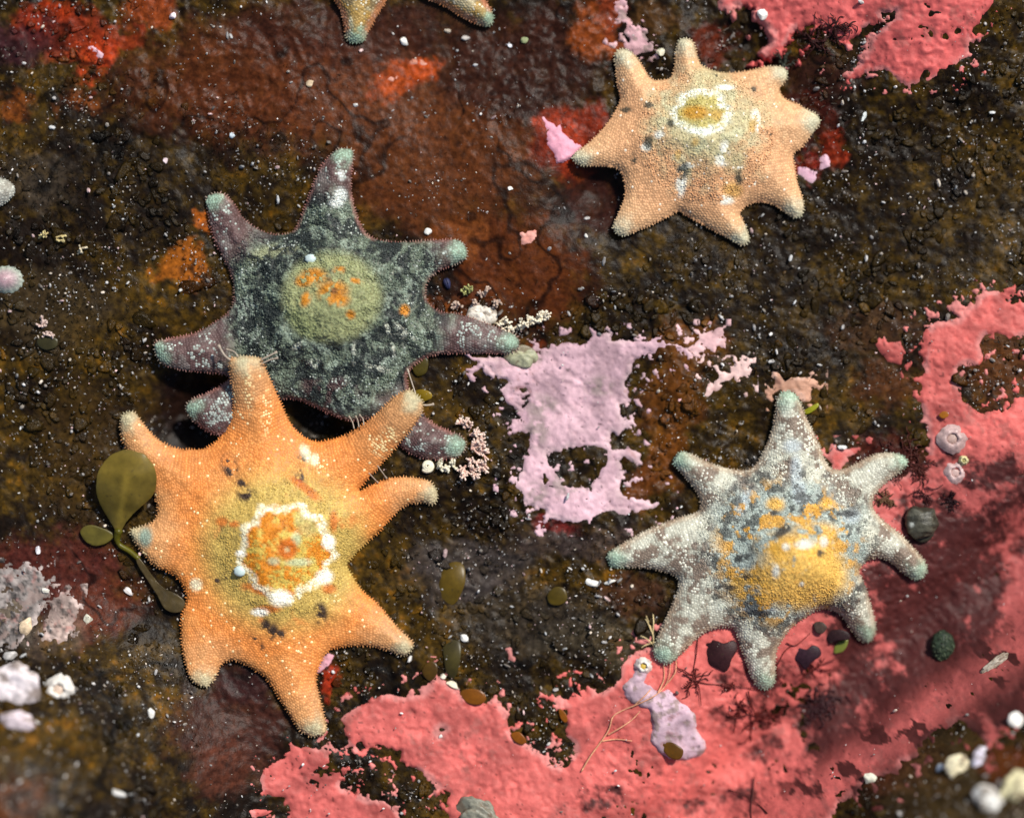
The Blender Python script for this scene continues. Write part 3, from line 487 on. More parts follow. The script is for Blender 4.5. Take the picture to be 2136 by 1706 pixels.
def build_star(name, label, st, foot_groups=(), spine=7., spine_col=None, madre=None, plate=(3.2, 2.9), papulae=(140, 2500, .65), skin=.35):
    P = st.P; n = len(P); cx, cy = st.c
    root = empty(name, cx, cy, float(gz_low(np.array([cx]), np.array([cy]))[0]), label, 'sea star', 'sea stars on the rock')
    # body: a fine net over the outline, its rim verts pulled onto the margin, closed by a flat underside
    st_ = 3.2; P2 = P[::2]
    ux = np.arange(P[:, 0].min()-6, P[:, 0].max()+7, st_); uy = np.arange(P[:, 1].min()-6, P[:, 1].max()+7, st_)
    GXs, GYs = np.meshgrid(ux, uy); vx, vy = GXs.ravel().copy(), GYs.ravel().copy(); sd = sdf(vx, vy, P2)
    near = np.where((np.abs(sd) < st_*.62))[0]; A_, B_ = P2, np.roll(P2, -1, 0); E_ = B_-A_
    for k0 in range(0, len(near), 2000):
        kk = near[k0:k0+2000]; wx_ = vx[kk, None]-A_[None, :, 0]; wy_ = vy[kk, None]-A_[None, :, 1]
        t_ = np.clip((wx_*E_[None, :, 0]+wy_*E_[None, :, 1])/((E_**2).sum(1)+1e-9), 0, 1)
        qx = A_[None, :, 0]+t_*E_[None, :, 0]; qy = A_[None, :, 1]+t_*E_[None, :, 1]
        b_ = np.argmin((vx[kk, None]-qx)**2+(vy[kk, None]-qy)**2, 1); r_ = np.arange(len(kk)); vx[kk], vy[kk] = qx[r_, b_], qy[r_, b_]
    okv = sd >= 0; okv[near] = True
    fc = grid_faces(len(ux), len(uy)); cnt = okv[fc].sum(1)
    quads = fc[cnt == 4]; t3 = fc[cnt == 3]; tris = np.array([r[okv[r]] for r in t3]) if len(t3) else np.zeros((0, 3), int)
    used = np.unique(np.r_[quads.ravel(), tris.ravel()]); mp = np.full(len(vx), -1); mp[used] = np.arange(len(used)); quads, tris = mp[quads], mp[tris]
    vx, vy, sdu = vx[used], vy[used], sd[used]; D = st.dist(vx, vy); rimv = np.isin(used, near); D[rimv] = 0
    zt = st.height(vx, vy, D); zb_ = st.height(vx, vy, 0*D)-7
    ed = {}
    for F_ in (quads, tris):
        m_ = F_.shape[1]
        for k in range(m_):
            for a, b in zip(F_[:, k].tolist(), F_[:, (k+1) % m_].tolist()):
                if (b, a) in ed: del ed[(b, a)]
                else: ed[(a, b)] = 1
    E2 = np.array(list(ed.keys())); nb = len(vx)
    side = np.c_[E2[:, 1], E2[:, 0], E2[:, 0]+nb, E2[:, 1]+nb]
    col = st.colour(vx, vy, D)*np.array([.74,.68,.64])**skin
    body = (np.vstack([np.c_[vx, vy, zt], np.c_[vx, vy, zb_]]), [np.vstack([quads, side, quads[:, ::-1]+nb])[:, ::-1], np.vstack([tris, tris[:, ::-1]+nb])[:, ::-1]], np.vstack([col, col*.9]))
    zz = st.height(P[:, 0], P[:, 1], np.zeros(n))
    # plates: columns running in from the margin, then gaps filled
    L = np.hypot(*(P-np.roll(P, 1, 0)).T).sum(); k = int(L/6.3); idx = np.linspace(0, n, k, endpoint=False).astype(int)
    T = np.roll(P, -3, 0)-np.roll(P, 3, 0); T /= np.linalg.norm(T, axis=1)[:, None]; N = np.c_[-T[:, 1], T[:, 0]]
    if ((st.c-P)*N).sum(1).mean() < 0: N = -N
    x0, y0 = P.min(0)-10; w, h = (P.max(0)-P.min(0)+20).astype(int); occ = np.zeros((h+1, w+1), bool)
    pts = []; dirs = []
    cand = []
    for stp in range(1, 54):
        for q_, a in enumerate(idx):
            dd_ = stp*5.3-2.0+(2.65 if q_ % 2 else 0)+rng.uniform(-.6, .6); cand.append((P[a]+N[a]*dd_+rng.uniform(-.8, .8, 2), N[a], dd_))
    cp = np.array([c[0] for c in cand]); cd = np.array([c[1] for c in cand]); ct = np.array([c[2] for c in cand])
    true = np.empty(len(cp))
    for a in range(0, len(cp), 4000): true[a:a+4000] = np.hypot(cp[a:a+4000, None, 0]-P[None, :, 0], cp[a:a+4000, None, 1]-P[None, :, 1]).min(1)
    good = (true > ct-1.6)&(sdf(cp[:, 0], cp[:, 1], P[::4]) > 0)
    def put(p, rad=3):
        a, b = int(p[0]-x0), int(p[1]-y0)
        if a < 4 or b < 4 or a > w-4 or b > h-4: return False
        if occ[b, a]: return False
        occ[b-rad:b+rad+1, a-rad:a+rad+1] = True; return True
    for p, d in zip(cp[good], cd[good]):
        if put(p): pts.append(p); dirs.append(d)
    for yy in np.arange(y0+6, y0+h-6, 4.6):
        for xx in np.arange(x0+6, x0+w-6, 4.6):
            p = np.array([xx, yy])+rng.uniform(-1.5, 1.5, 2); a, b = int(p[0]-x0), int(p[1]-y0)
            if 0 <= a < w and 0 <= b < h and not occ[b, a]:
                pts.append((p[0], p[1])); dirs.append((math.cos(len(pts)*2.4), math.sin(len(pts)*2.4))); occ[max(b-2, 0):b+3, max(a-2, 0):a+3] = True
    pts = np.array([tuple(p) for p in pts]); dirs = np.array([tuple(d) for d in dirs])
    ok = sdf(pts[:, 0], pts[:, 1], P[::3]) > 1.5; pts, dirs = pts[ok], dirs[ok]
    x, y = pts.T; d = st.dist(x, y); z = st.height(x, y, d)
    e = 2.; zx = (st.height(x+e, y)-st.height(x-e, y))/(2*e); zy = (st.height(x, y+e)-st.height(x, y-e))/(2*e)
    nn = np.c_[-zx, -zy, np.ones(len(x))]; nn /= np.linalg.norm(nn, axis=1)[:, None]
    bt = np.c_[dirs, dirs[:, 0]*zx+dirs[:, 1]*zy]; bt /= np.linalg.norm(bt, axis=1)[:, None]; at = np.cross(bt, nn)
    sc = rng.uniform(.75, 1.2, (len(x), 1))
    Mx = np.stack([at*plate[0]*.90*sc, bt*plate[1]*sc, nn*.70*sc], 2)
    nr = 8; tvv = [(0, 0, 1.)]+[(.6*math.cos(2*math.pi*k/nr), .6*math.sin(2*math.pi*k/nr), .75) for k in range(nr)]+[(math.cos(2*math.pi*k/nr), math.sin(2*math.pi*k/nr), -.15) for k in range(nr)]
    tff = [np.array([(0, 1+k, 1+(k+1) % nr) for k in range(nr)]), np.array([(1+k, 1+nr+k, 1+nr+(k+1) % nr, 1+(k+1) % nr) for k in range(nr)])]
    # the sign of at fixes handedness for every copy
    det = np.linalg.det(Mx); Mx[det < 0, :, 0] *= -1
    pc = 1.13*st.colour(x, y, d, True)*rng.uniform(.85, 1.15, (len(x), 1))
    tff = [t for t in tff]
    plates = inst(np.array(tvv), [t[:, ::-1] for t in tff], np.c_[x, y, z], Mx, pc)
    npap = int(papulae[1]); aa = rng.uniform(0, 2*np.pi, npap); rr_ = papulae[0]*np.sqrt(rng.uniform(0, 1, npap)); px_, py_ = st.c[0]+rr_*np.cos(aa), st.c[1]+rr_*np.sin(aa)
    kp = sdf(px_, py_, P[::4]) > 6; px_, py_ = px_[kp], py_[kp]; dp = st.dist(px_, py_); iv_, ifc = ico(0)
    rp = papulae[2]*rng.uniform(1.2, 3.0, (len(px_), 1, 1)); Mp = rotm(len(px_), R(50))*rp*np.array([1, 1, 1.1])[None, None, :]
    pap = inst(iv_, [ifc], np.c_[px_, py_, st.height(px_, py_, dp)+.8], Mp, 1.13*st.colour(px_, py_, dp, True)*rng.uniform(.74, 1.22, (len(px_), 1)))
    v, f, c = join(body, plates, pap)
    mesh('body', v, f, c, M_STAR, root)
    # fringe of short spines round the margin
    k = int(L/6.2); idx = np.linspace(0, n, k, endpoint=False).astype(int)
    zb = zz[:n]; ps = []
    p = P[idx]; ln = .8*spine*rng.uniform(.35, 1.15, k)
    up = np.c_[-N[idx], np.full(k, -.12)+rng.uniform(-.15, .25, k)]; up[:, :2] += rng.normal(0, .28, (k, 2)); up /= np.linalg.norm(up, axis=1)[:, None]
    s1 = np.cross(up, [0, 0, 1.]); s1 /= np.linalg.norm(s1, axis=1)[:, None]; s2 = np.cross(s1, up)
    Mx = np.stack([s1*1.7, s2*1.7, up*ln[:, None]], 2)
    ctv = np.array([(math.cos(a), math.sin(a), -.2) for a in np.linspace(0, 2*math.pi, 6)[:-1]]+[(.5*math.cos(a), .5*math.sin(a), .75) for a in np.linspace(0, 2*math.pi, 6)[:-1]]+[(0, 0, 1.)])
    ctf = [np.array([(a, (a+1) % 5, 5+(a+1) % 5, 5+a) for a in range(5)]), np.array([(5+a, 5+(a+1) % 5, 10) for a in range(5)])]
    sc_ = st.colour(p[:, 0], p[:, 1], np.full(k, 1.))*1.1
    if spine_col is not None: sc_ = sc_*.6+np.array(spine_col)*.4
    v, f, c = inst(ctv, [t[:, ::-1] for t in ctf], np.c_[p, zb[idx]+.5], Mx, sc_)
    mesh('spine_fringe', v, f, c, M_STAR, root)
    for path, rad in foot_groups:
        pp = []
        for (a, b, dz) in path: pp.append((a, b, float(st.height(np.array([a]), np.array([b]))[0])*0+dz))
        tv_, tf_ = tube(spline(pp, 10), np.r_[np.full(8, rad), rad*1.6, rad*1.7])
        mesh('tube_foot', tv_, tf_, (.55,.46,.36), M_FOOT, root)
    if madre is not None:
        a, b, r1, r2 = madre; zt = float(st.height(np.array([a]), np.array([b]))[0]); v0, f0 = ico(2)
        g_ = 1+.08*np.sin(v0[:, 0]*14)*np.cos(v0[:, 1]*11)
        mesh('madreporite', v0*g_[:, None]*[r1, r2, 5]+[a, b, zt+2.5], [f0], (.48,.58,.56), M_STAR, root)
    return root
def FL_BODY(P, cx, cy):                    # turn the body the right way out whatever way its outline runs
    a = P-[cx, cy]; b = np.roll(a, -1, 0); return (a[:, 0]*b[:, 1]-a[:, 1]*b[:, 0]).sum() < 0

TEAL = (.30,.44,.36)
T_OR = [(519,752),(872,832),(906,1030),(850,1352),(660,1522),(430,1418),(284,1112),(268,870)]
def col_orange(x, y, d, plate=False):
    c = np.tile([.66,.225,.050], (len(x), 1)); n = fbm(x, y, 50, 3, 301)
    c = blend(c, sst(.45, .75, n)*.6, (.62,.26,.075))
    r = np.hypot(x-595, y-1140)
    c = blend(c, sst(190, 330, r)*.55*sst(.35, .6, fbm(x, y, 70, 2, 302)), (.46,.21,.08))
    c = blend(c, spot(x, y, 598, 1145, 172, 165, .25)*sst(.2, .45, fbm(x, y, 40, 3, 303)+.12), (.47,.33,.085))
    c = blend(c, tipmask(x, y, T_OR, 60, 130)*.5, (.50,.30,.14))
    if plate: 
        u = rng.uniform(0, 1, len(x)); c[(u > .975)&(r > 160)] = (.78,.58,.30)
        cl = spots(x, y, [(640,945,12,18),(672,965,10,16),(805,930,28,20),(815,905,14,14),(525,815,10,40,.6),(560,860,10,40,.6),(412,1218,14,14),(700,1245,12,8)])
        c = blend(c, cl*(rng.uniform(0, 1, len(x)) > .45)*.9, (.80,.62,.30))
    w = spots(x, y, [(640,945,10,18,.4,-20),(660,958,8,12),(413,1217,12,12)]); c = blend(c, w*.9, (.80,.72,.48))
    dk = spots(x, y, [(485,975,16,28,.5,-25),(512,1005,14,9),(520,1030,18,12),(632,975,12,26),(630,995,10,12),(448,1210,22,10,.5,-20),(478,1198,10,8),(560,1300,10,14),(545,1325,16,12),(575,1315,12,20),(590,1318,10,10),(545,1345,10,8),(672,1275,14,22),(477,1098,9,8)])
    dk *= sst(.4, .52, fbm(x, y, 15, 3, 304)); c = blend(c, dk, (.050,.030,.020))
    rd = spots(x, y, [(640,1015,40,8,.5,35),(655,1030,18,7,.5,40),(470,1085,14,10),(495,1090,10,6),(700,1085,8,22),(545,1225,30,8,.5,20),(690,1225,14,10),(565,1265,26,8)]); c = blend(c, rd*.75, (.50,.11,.012))
    th = np.arctan2(y-1145, x-602); rr = np.hypot((x-602)/1.0, (y-1145)/1.03)
    ring = 86+4*np.sin(9*th+1)+3*np.sin(14*th)+3*np.sin(5*th)+(fbm(x, y, 14, 2, 307)-.5)*14
    ins = sst(4, -6, rr-ring); c = blend(c, ins, (.52,.38,.075))
    c = blend(c, ins*sst(.44, .60, fbm(x, y, 20, 5, 305, .75)+.12*sst(20, -40, x-600+(y-1140)*.2)), (.56,.20,.014))
    c = blend(c, ins*spots(x, y, [(650,1095,22,20),(632,1080,10,20)])*.8, (.42,.36,.13))
    c = blend(c, spots(x, y, [(580,1165,12,8),(630,1168,26,8),(625,1120,10,14)])*ins*.7, (.42,.50,.32))
    c = blend(c, spot(x, y, 607, 1140, 20, 22, .3), (.48,.125,.010))
    c = blend(c, spot(x, y, 607, 1141, 6, 6, .3), (.45,.30,.14))
    c = blend(c, sst(12, 4, np.abs(rr-ring-3))*sst(.16, .36, fbm(x, y, 18, 3, 306))*(rng.uniform(.6, 1.05, len(x))*(rng.uniform(0, 1, len(x)) > .05) if plate else .5), (.80,.76,.56))
    c = blend(c, spots(x, y, [(592,1242,22,16),(548,1272,17,8),(690,1128,12,14),(680,1200,16,14),(510,1150,10,7)]), (.88,.84,.70))
    c = blend(c, tipmask(x, y, T_OR, 4, 48)*.8, (.38,.38,.24))
    c = blend(c, spots(x, y, [(308,1118,14,20)])*.8, (.14,.26,.22))
    return c
T_DK = [(720,322),(446,418),(335,735),(402,852),(955,932),(1068,716),(962,528)]
def col_dark(x, y, d, plate=False):
    wx = x+(fbm(x, y, 60, 3, 311)-.5)*60; wy = y+(fbm(x, y, 60, 3, 312)-.5)*60
    r = np.hypot(x-700, (y-640)*1.0); n = fbm(wx, wy, 26, 5, 313, .75)+.07*np.sin(r/13+8*(fbm(x, y, 90, 2, 323)-.5))
    c = np.tile([.105,.062,.058], (len(x), 1)); c = blend(c, sst(.50, .62, fbm(x, y, 20, 4, 324, .65))*.55, (.22,.20,.18))
    dk = blend(np.tile([.022,.028,.026], (len(x), 1)), sst(.44, .66, n), (.120,.150,.108))
    m = sst(270, 200, r+(fbm(x, y, 60, 2, 314)-.5)*60)[:, None]; c = c*(1-m)+dk*m
    c = blend(c, sst(.55, .68, fbm(wx*1.3, wy*.9, 18, 4, 315, .7))*m[:, 0]*.6, (.27,.33,.26))
    c = blend(c, spots(x, y, [(560,530,36,14,.6,-20),(600,522,26,10)])*.6*sst(.4, .6, n), (.32,.33,.18))
    c = blend(c, spots(x, y, [(700,820,48,30),(650,805,20,16)])*.8*sst(.4, .5, fbm(x, y, 22, 2, 316)), (.085,.045,.045))
    if plate:
        u = rng.uniform(0, 1, len(x)); cl = sst(.50, .60, fbm(x, y, 17, 3, 317))
        k = (u < (.08+.75*cl)*np.where(r < 265, .18, 1))&(d > 8)&(r > 150); c[k] = np.array([.30,.33,.29])*rng.uniform(.5, 1.4, (k.sum(), 1))
    c = blend(c, spots(x, y, [(713,410,12,14),(705,425,14,10),(715,370,7,10)])*.9, (.62,.66,.62))
    c = blend(c, spot(x, y, 697, 622, 100, 92, .16)*sst(.18, .36, fbm(x, y, 34, 4, 318)+.06), (.26,.28,.135))
    c = blend(c, spots(x, y, [(640,680,40,20,.4,40)])*.7, (.20,.23,.10))
    c = blend(c, spots(x, y, [(700,612,30,22),(712,630,22,14),(660,582,26,18),(640,590,18,12),(712,567,12,8),(748,590,14,5,.5,15),(645,628,10,16,.5,20),(737,660,9,9),(846,650,10,12)])*sst(.30, .44, fbm(x, y, 12, 3, 319)), (.45,.18,.014))
    c = blend(c, spot(x, y, 703, 611, 7, 7, .4), (.20,.08,.02))
    c = blend(c, spots(x, y, [(630,722,16,5,.4,-25),(840,690,18,6,.4,40),(850,705,22,5,.4,10),(812,690,4,16,.4,-15),(742,740,4,22),(660,760,14,9),(795,770,30,5,.4,15),(820,720,4,24,.4,-10),(820,580,4,9,.4,20),(740,528,5,5),(545,685,3,6),(622,533,14,4,.4,10)])*.75*sst(.4, .55, fbm(x, y, 9, 3, 322)), (.52,.54,.44))
    c = blend(c, sst(7, 2, d)*.5*sst(.38, .6, fbm(x, y, 70, 3, 320)), (.36,.17,.14))
    c = blend(c, tipmask(x, y, T_DK, 8, 40)*.85, (.26,.38,.28))
    return c
T_PE = [(1428,90),(1298,112),(1203,332),(1288,482),(1552,502),(1664,446),(1702,252),(1634,150)]
def col_peach(x, y, d, plate=False):
    c = np.tile([.58,.315,.155], (len(x), 1))
    c = blend(c, sst(26, 4, d)*.6, (.70,.40,.20))
    c = blend(c, tipmask(x, y, T_PE, 40, 95)*.5, (.60,.38,.20))
    n = fbm(x, y, 40, 4, 331, .6); r = np.hypot((x-1475)/1.0, (y-265)/.95)
    c = blend(c, sst(150, 60, r+(n-.5)*120)*.8, (.42,.42,.24))
    c = blend(c, sst(.56, .70, fbm(x, y, 26, 3, 332))*sst(190, 90, r)*.6, (.45,.45,.28))
    c = blend(c, spots(x, y, [(1500,340,14,12),(1505,325,10,22),(1345,312,10,8),(1372,288,10,8),(1430,352,18,7,.4,-20),(1418,385,10,26),(1572,250,9,16),(1577,272,7,9),(1512,420,16,9),(1535,352,10,5)])*sst(.3, .45, fbm(x, y, 10, 2, 333)), (.72,.72,.62))
    c = blend(c, spots(x, y, [(1565,268,8,14),(1410,330,6,10),(1445,305,8,8),(1525,400,20,16)])*.6, (.50,.30,.06))
    dk = spots(x, y, [(1350,224,9,7),(1364,224,7,8),(1305,232,14,6),(1350,302,10,14),(1420,360,13,16),(1427,312,9,8),(1532,192,10,5),(1570,190,6,6),(1600,284,6,6),(1490,160,6,5),(1320,335,6,12),(1538,375,10,14),(1395,265,8,8)])
    c = blend(c, dk*sst(.35, .5, fbm(x, y, 9, 2, 334))*.9, (.035,.040,.030))
    th = np.arctan2(y-241, x-1460); rr = np.hypot((x-1460)/1.1, (y-241)/.88); ring = 46+3*np.sin(5*th)+3*np.sin(8*th+2)+(fbm(x, y, 12, 2, 336)-.5)*10
    ins = sst(3, -5, rr-ring); c = blend(c, ins, (.42,.36,.12))
    c = blend(c, spot(x, y, 1446, 243, 27, 15, .4)+.6*spot(x, y, 1490, 248, 14, 12), (.42,.22,.025))
    c = blend(c, sst(13, 3, np.abs(rr-ring-2))*sst(.20, .36, fbm(x, y, 22, 3, 335)+.14*np.sin(th)+.03)*(rng.uniform(.45, 1.05, len(x))*(rng.uniform(0, 1, len(x)) > .12) if plate else .5), (.74,.78,.66))
    c = blend(c, spots(x, y, [(1460,282,26,6),(1510,187,18,6)])*.9, (.80,.84,.74))
    if plate:
        u = rng.uniform(0, 1, len(x)); c[(u > .985)&(d > 6)] = (.78,.66,.50)
    c = blend(c, tipmask(x, y, T_PE, 4, 46)*.85, (.46,.47,.33))
    return c
T_GR = [(1643,824),(1412,955),(1276,1168),(1378,1370),(1596,1428),(1816,1330),(1920,1200),(1884,962)]
def col_grey(x, y, d, plate=False):
    n = fbm(x, y, 26, 4, 341, .65); c = np.tile([.37,.365,.29], (len(x), 1))
    c = blend(c, sst(.47, .57, n)*.85, (.165,.112,.082))
    c = blend(c, sst(.46, .36, n)*.8, (.52,.52,.42))
    if plate:
        u = rng.uniform(0, 1, len(x)); k = u > .92-.45*sst(.50, .62, fbm(x, y, 26, 3, 349)); c[k] = np.array([.60,.59,.48])*rng.uniform(.7, 1.1, (k.sum(), 1))
    c = blend(c, sst(12, 3, d)*.5, (.48,.36,.24))
    r = np.hypot(x-1640, (y-1150)*1.05)
    c = blend(c, sst(190, 130, r+(fbm(x, y, 50, 2, 342)-.5)*70)*.75, (.29,.36,.33))
    c = blend(c, spots(x, y, [(1650,930,18,14),(1657,980,12,34),(1662,1020,14,20),(1545,1050,12,30,.5,30),(1770,1075,20,14),(1665,1040,16,10),(1575,1270,34,10)])*.7, (.38,.44,.46))
    bl = sst(.55, .62, fbm(x, y, 24, 4, 343, .7))*sst(215, 170, r)*sst(50, 90, r); c = blend(c, bl*.8, (.050,.052,.048))
    org = sst(.53, .66, fbm(x*.9+y*.4, y*.9-x*.4, 26, 4, 344, .65))*sst(185, 120, r); c = blend(c, org*.9, (.56,.29,.035))
    c = blend(c, spot(x, y, 1668, 1196, 94, 70, .28)*sst(.20, .36, fbm(x, y, 30, 4, 345, .65)), (.68,.42,.10))
    c = blend(c, spots(x, y, [(1640,1135,60,30),(1555,1215,40,26),(1690,1110,50,24),(1612,1050,18,14),(1720,1050,16,10),(1560,1235,30,14)])*.85*sst(.36, .5, fbm(x, y, 18, 2, 346)+.06), (.64,.36,.05))
    c = blend(c, spots(x, y, [(1625,1102,26,9,.4,-35),(1540,1160,22,7,.4,-20),(1550,1205,18,12),(1510,1222,22,6),(1597,1066,22,7),(1700,1148,9,9),(1760,1070,26,8),(1565,1142,10,10),(1585,1275,30,7)])*.9*sst(.38, .5, fbm(x, y, 13, 3, 348)), (.030,.030,.030))
    c = blend(c, spots(x, y, [(1665,1130,20,9),(1708,1125,9,11),(1628,1135,8,8),(1608,1185,8,14),(1662,1212,5,5)])*.85, (.62,.63,.56))
    c = blend(c, tipmask(x, y, T_GR, 4, 42)*.85, (.29,.42,.31))
    return c
T_TP = [(742,84),(1018,46),(1080,-176),(958,-362),(752,-362),(630,-204)]
def col_top(x, y, d, plate=False):
    n = fbm(x, y, 22, 4, 351, .6); c = np.tile([.22,.16,.075], (len(x), 1))
    c = blend(c, sst(.48, .56, n)*.85, (.46,.40,.24)); c = blend(c, sst(.5, .62, fbm(x, y, 24, 3, 352))*.7, (.40,.24,.05))
    if plate:
        u = rng.uniform(0, 1, len(x)); k = u > .85; c[k] = (.55,.50,.36)
    c = blend(c, sst(11, 3, d)*.7, (.42,.14,.07)); c = blend(c, tipmask(x, y, T_TP, 8, 36)*.85, (.22,.36,.26)); return c
def col_edge(x, y, d, plate=False):
    n = fbm(x, y, 14, 3, 361); c = np.tile([.40,.40,.34], (len(x), 1)); return blend(c, sst(.5, .6, n)*.6, (.24,.22,.18))

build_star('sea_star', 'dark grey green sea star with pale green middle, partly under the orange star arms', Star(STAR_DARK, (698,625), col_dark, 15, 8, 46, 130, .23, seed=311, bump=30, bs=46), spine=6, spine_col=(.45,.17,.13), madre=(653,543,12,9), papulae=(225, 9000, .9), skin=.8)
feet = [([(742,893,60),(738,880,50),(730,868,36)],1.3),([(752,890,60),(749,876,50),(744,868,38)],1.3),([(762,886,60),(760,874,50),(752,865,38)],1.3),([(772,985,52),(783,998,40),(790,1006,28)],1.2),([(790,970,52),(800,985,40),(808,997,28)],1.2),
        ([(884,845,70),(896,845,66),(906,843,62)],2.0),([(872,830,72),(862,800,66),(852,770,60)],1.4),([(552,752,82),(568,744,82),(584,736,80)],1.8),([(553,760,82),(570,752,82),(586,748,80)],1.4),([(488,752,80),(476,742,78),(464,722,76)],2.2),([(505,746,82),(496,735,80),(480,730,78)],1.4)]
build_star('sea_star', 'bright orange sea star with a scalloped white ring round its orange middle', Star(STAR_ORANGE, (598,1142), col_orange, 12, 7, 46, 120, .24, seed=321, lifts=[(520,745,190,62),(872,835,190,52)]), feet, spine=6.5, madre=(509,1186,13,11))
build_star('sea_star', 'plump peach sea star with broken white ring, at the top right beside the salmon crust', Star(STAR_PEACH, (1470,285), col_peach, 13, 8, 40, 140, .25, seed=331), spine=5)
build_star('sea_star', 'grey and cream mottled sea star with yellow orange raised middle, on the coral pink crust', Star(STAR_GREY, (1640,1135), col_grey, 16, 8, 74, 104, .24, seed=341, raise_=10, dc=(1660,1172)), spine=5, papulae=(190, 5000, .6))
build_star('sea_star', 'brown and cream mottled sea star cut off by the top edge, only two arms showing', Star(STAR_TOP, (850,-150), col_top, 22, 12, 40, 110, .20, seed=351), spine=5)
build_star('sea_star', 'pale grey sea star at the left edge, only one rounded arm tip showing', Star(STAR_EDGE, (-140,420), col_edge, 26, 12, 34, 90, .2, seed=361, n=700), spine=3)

# ------------------------------------------------------------------ single things lying on the rock
DPX = DIST/K
def at(px, py, dz=0):                      # ground point seen at a plan position, allowing for the ground's own height
    x, y = px, py
    for _ in range(6):
        z = max(float(gz(np.array([x]), np.array([y]))[0]), float(look(CZ, [x], [y])[0]))+dz; x = CX+(px-CX)*(1-z/DPX); y = CY+(py-CY)*(1-z/DPX)
    return x, y, z
def on_crust(px, py): return 0.
def lump(px, py, rx, ry, rz, rot=0, col=(.6,.6,.55), rough=.22, seed=0, sub=3, sink=.35, chip=0.):
    v, f = ico(sub); x, y, z = at(px, py, on_crust(px, py))
    q = v*(1+rough*2*(fbm(v[:, 0]+seed*7+5, v[:, 1]+v[:, 2]*1.3+9, .8, 3, seed)-.5)[:, None])
    if chip:                               # flat broken facets
        g2 = np.random.default_rng(seed)
        for _ in range(9):
            nrm = g2.normal(size=3); nrm /= np.linalg.norm(nrm); dd = q@nrm; lim = g2.uniform(.45, .8); k = dd > lim; q[k] -= np.outer(dd[k]-lim, nrm)
    q = q*[rx, ry, rz]; a = R(rot); q = np.c_[q[:, 0]*math.cos(a)-q[:, 1]*math.sin(a), q[:, 0]*math.sin(a)+q[:, 1]*math.cos(a), q[:, 2]]
    c = np.array(col)*(.72+.56*fbm(v[:, 0]*30+seed*31, v[:, 1]*30+v[:, 2]*20, 14, 3, seed+5))[:, None]
    if not chip: c = blend(c, sst(.52, .66, fbm(v[:, 0]*30+seed*11, v[:, 1]*30+v[:, 2]*20, 17, 4, seed+9, .65))*.75, (.13,.085,.05))
    return q+[x, y, z+rz*(1-2*sink)], [f], c
WH = (.74,.72,.66)
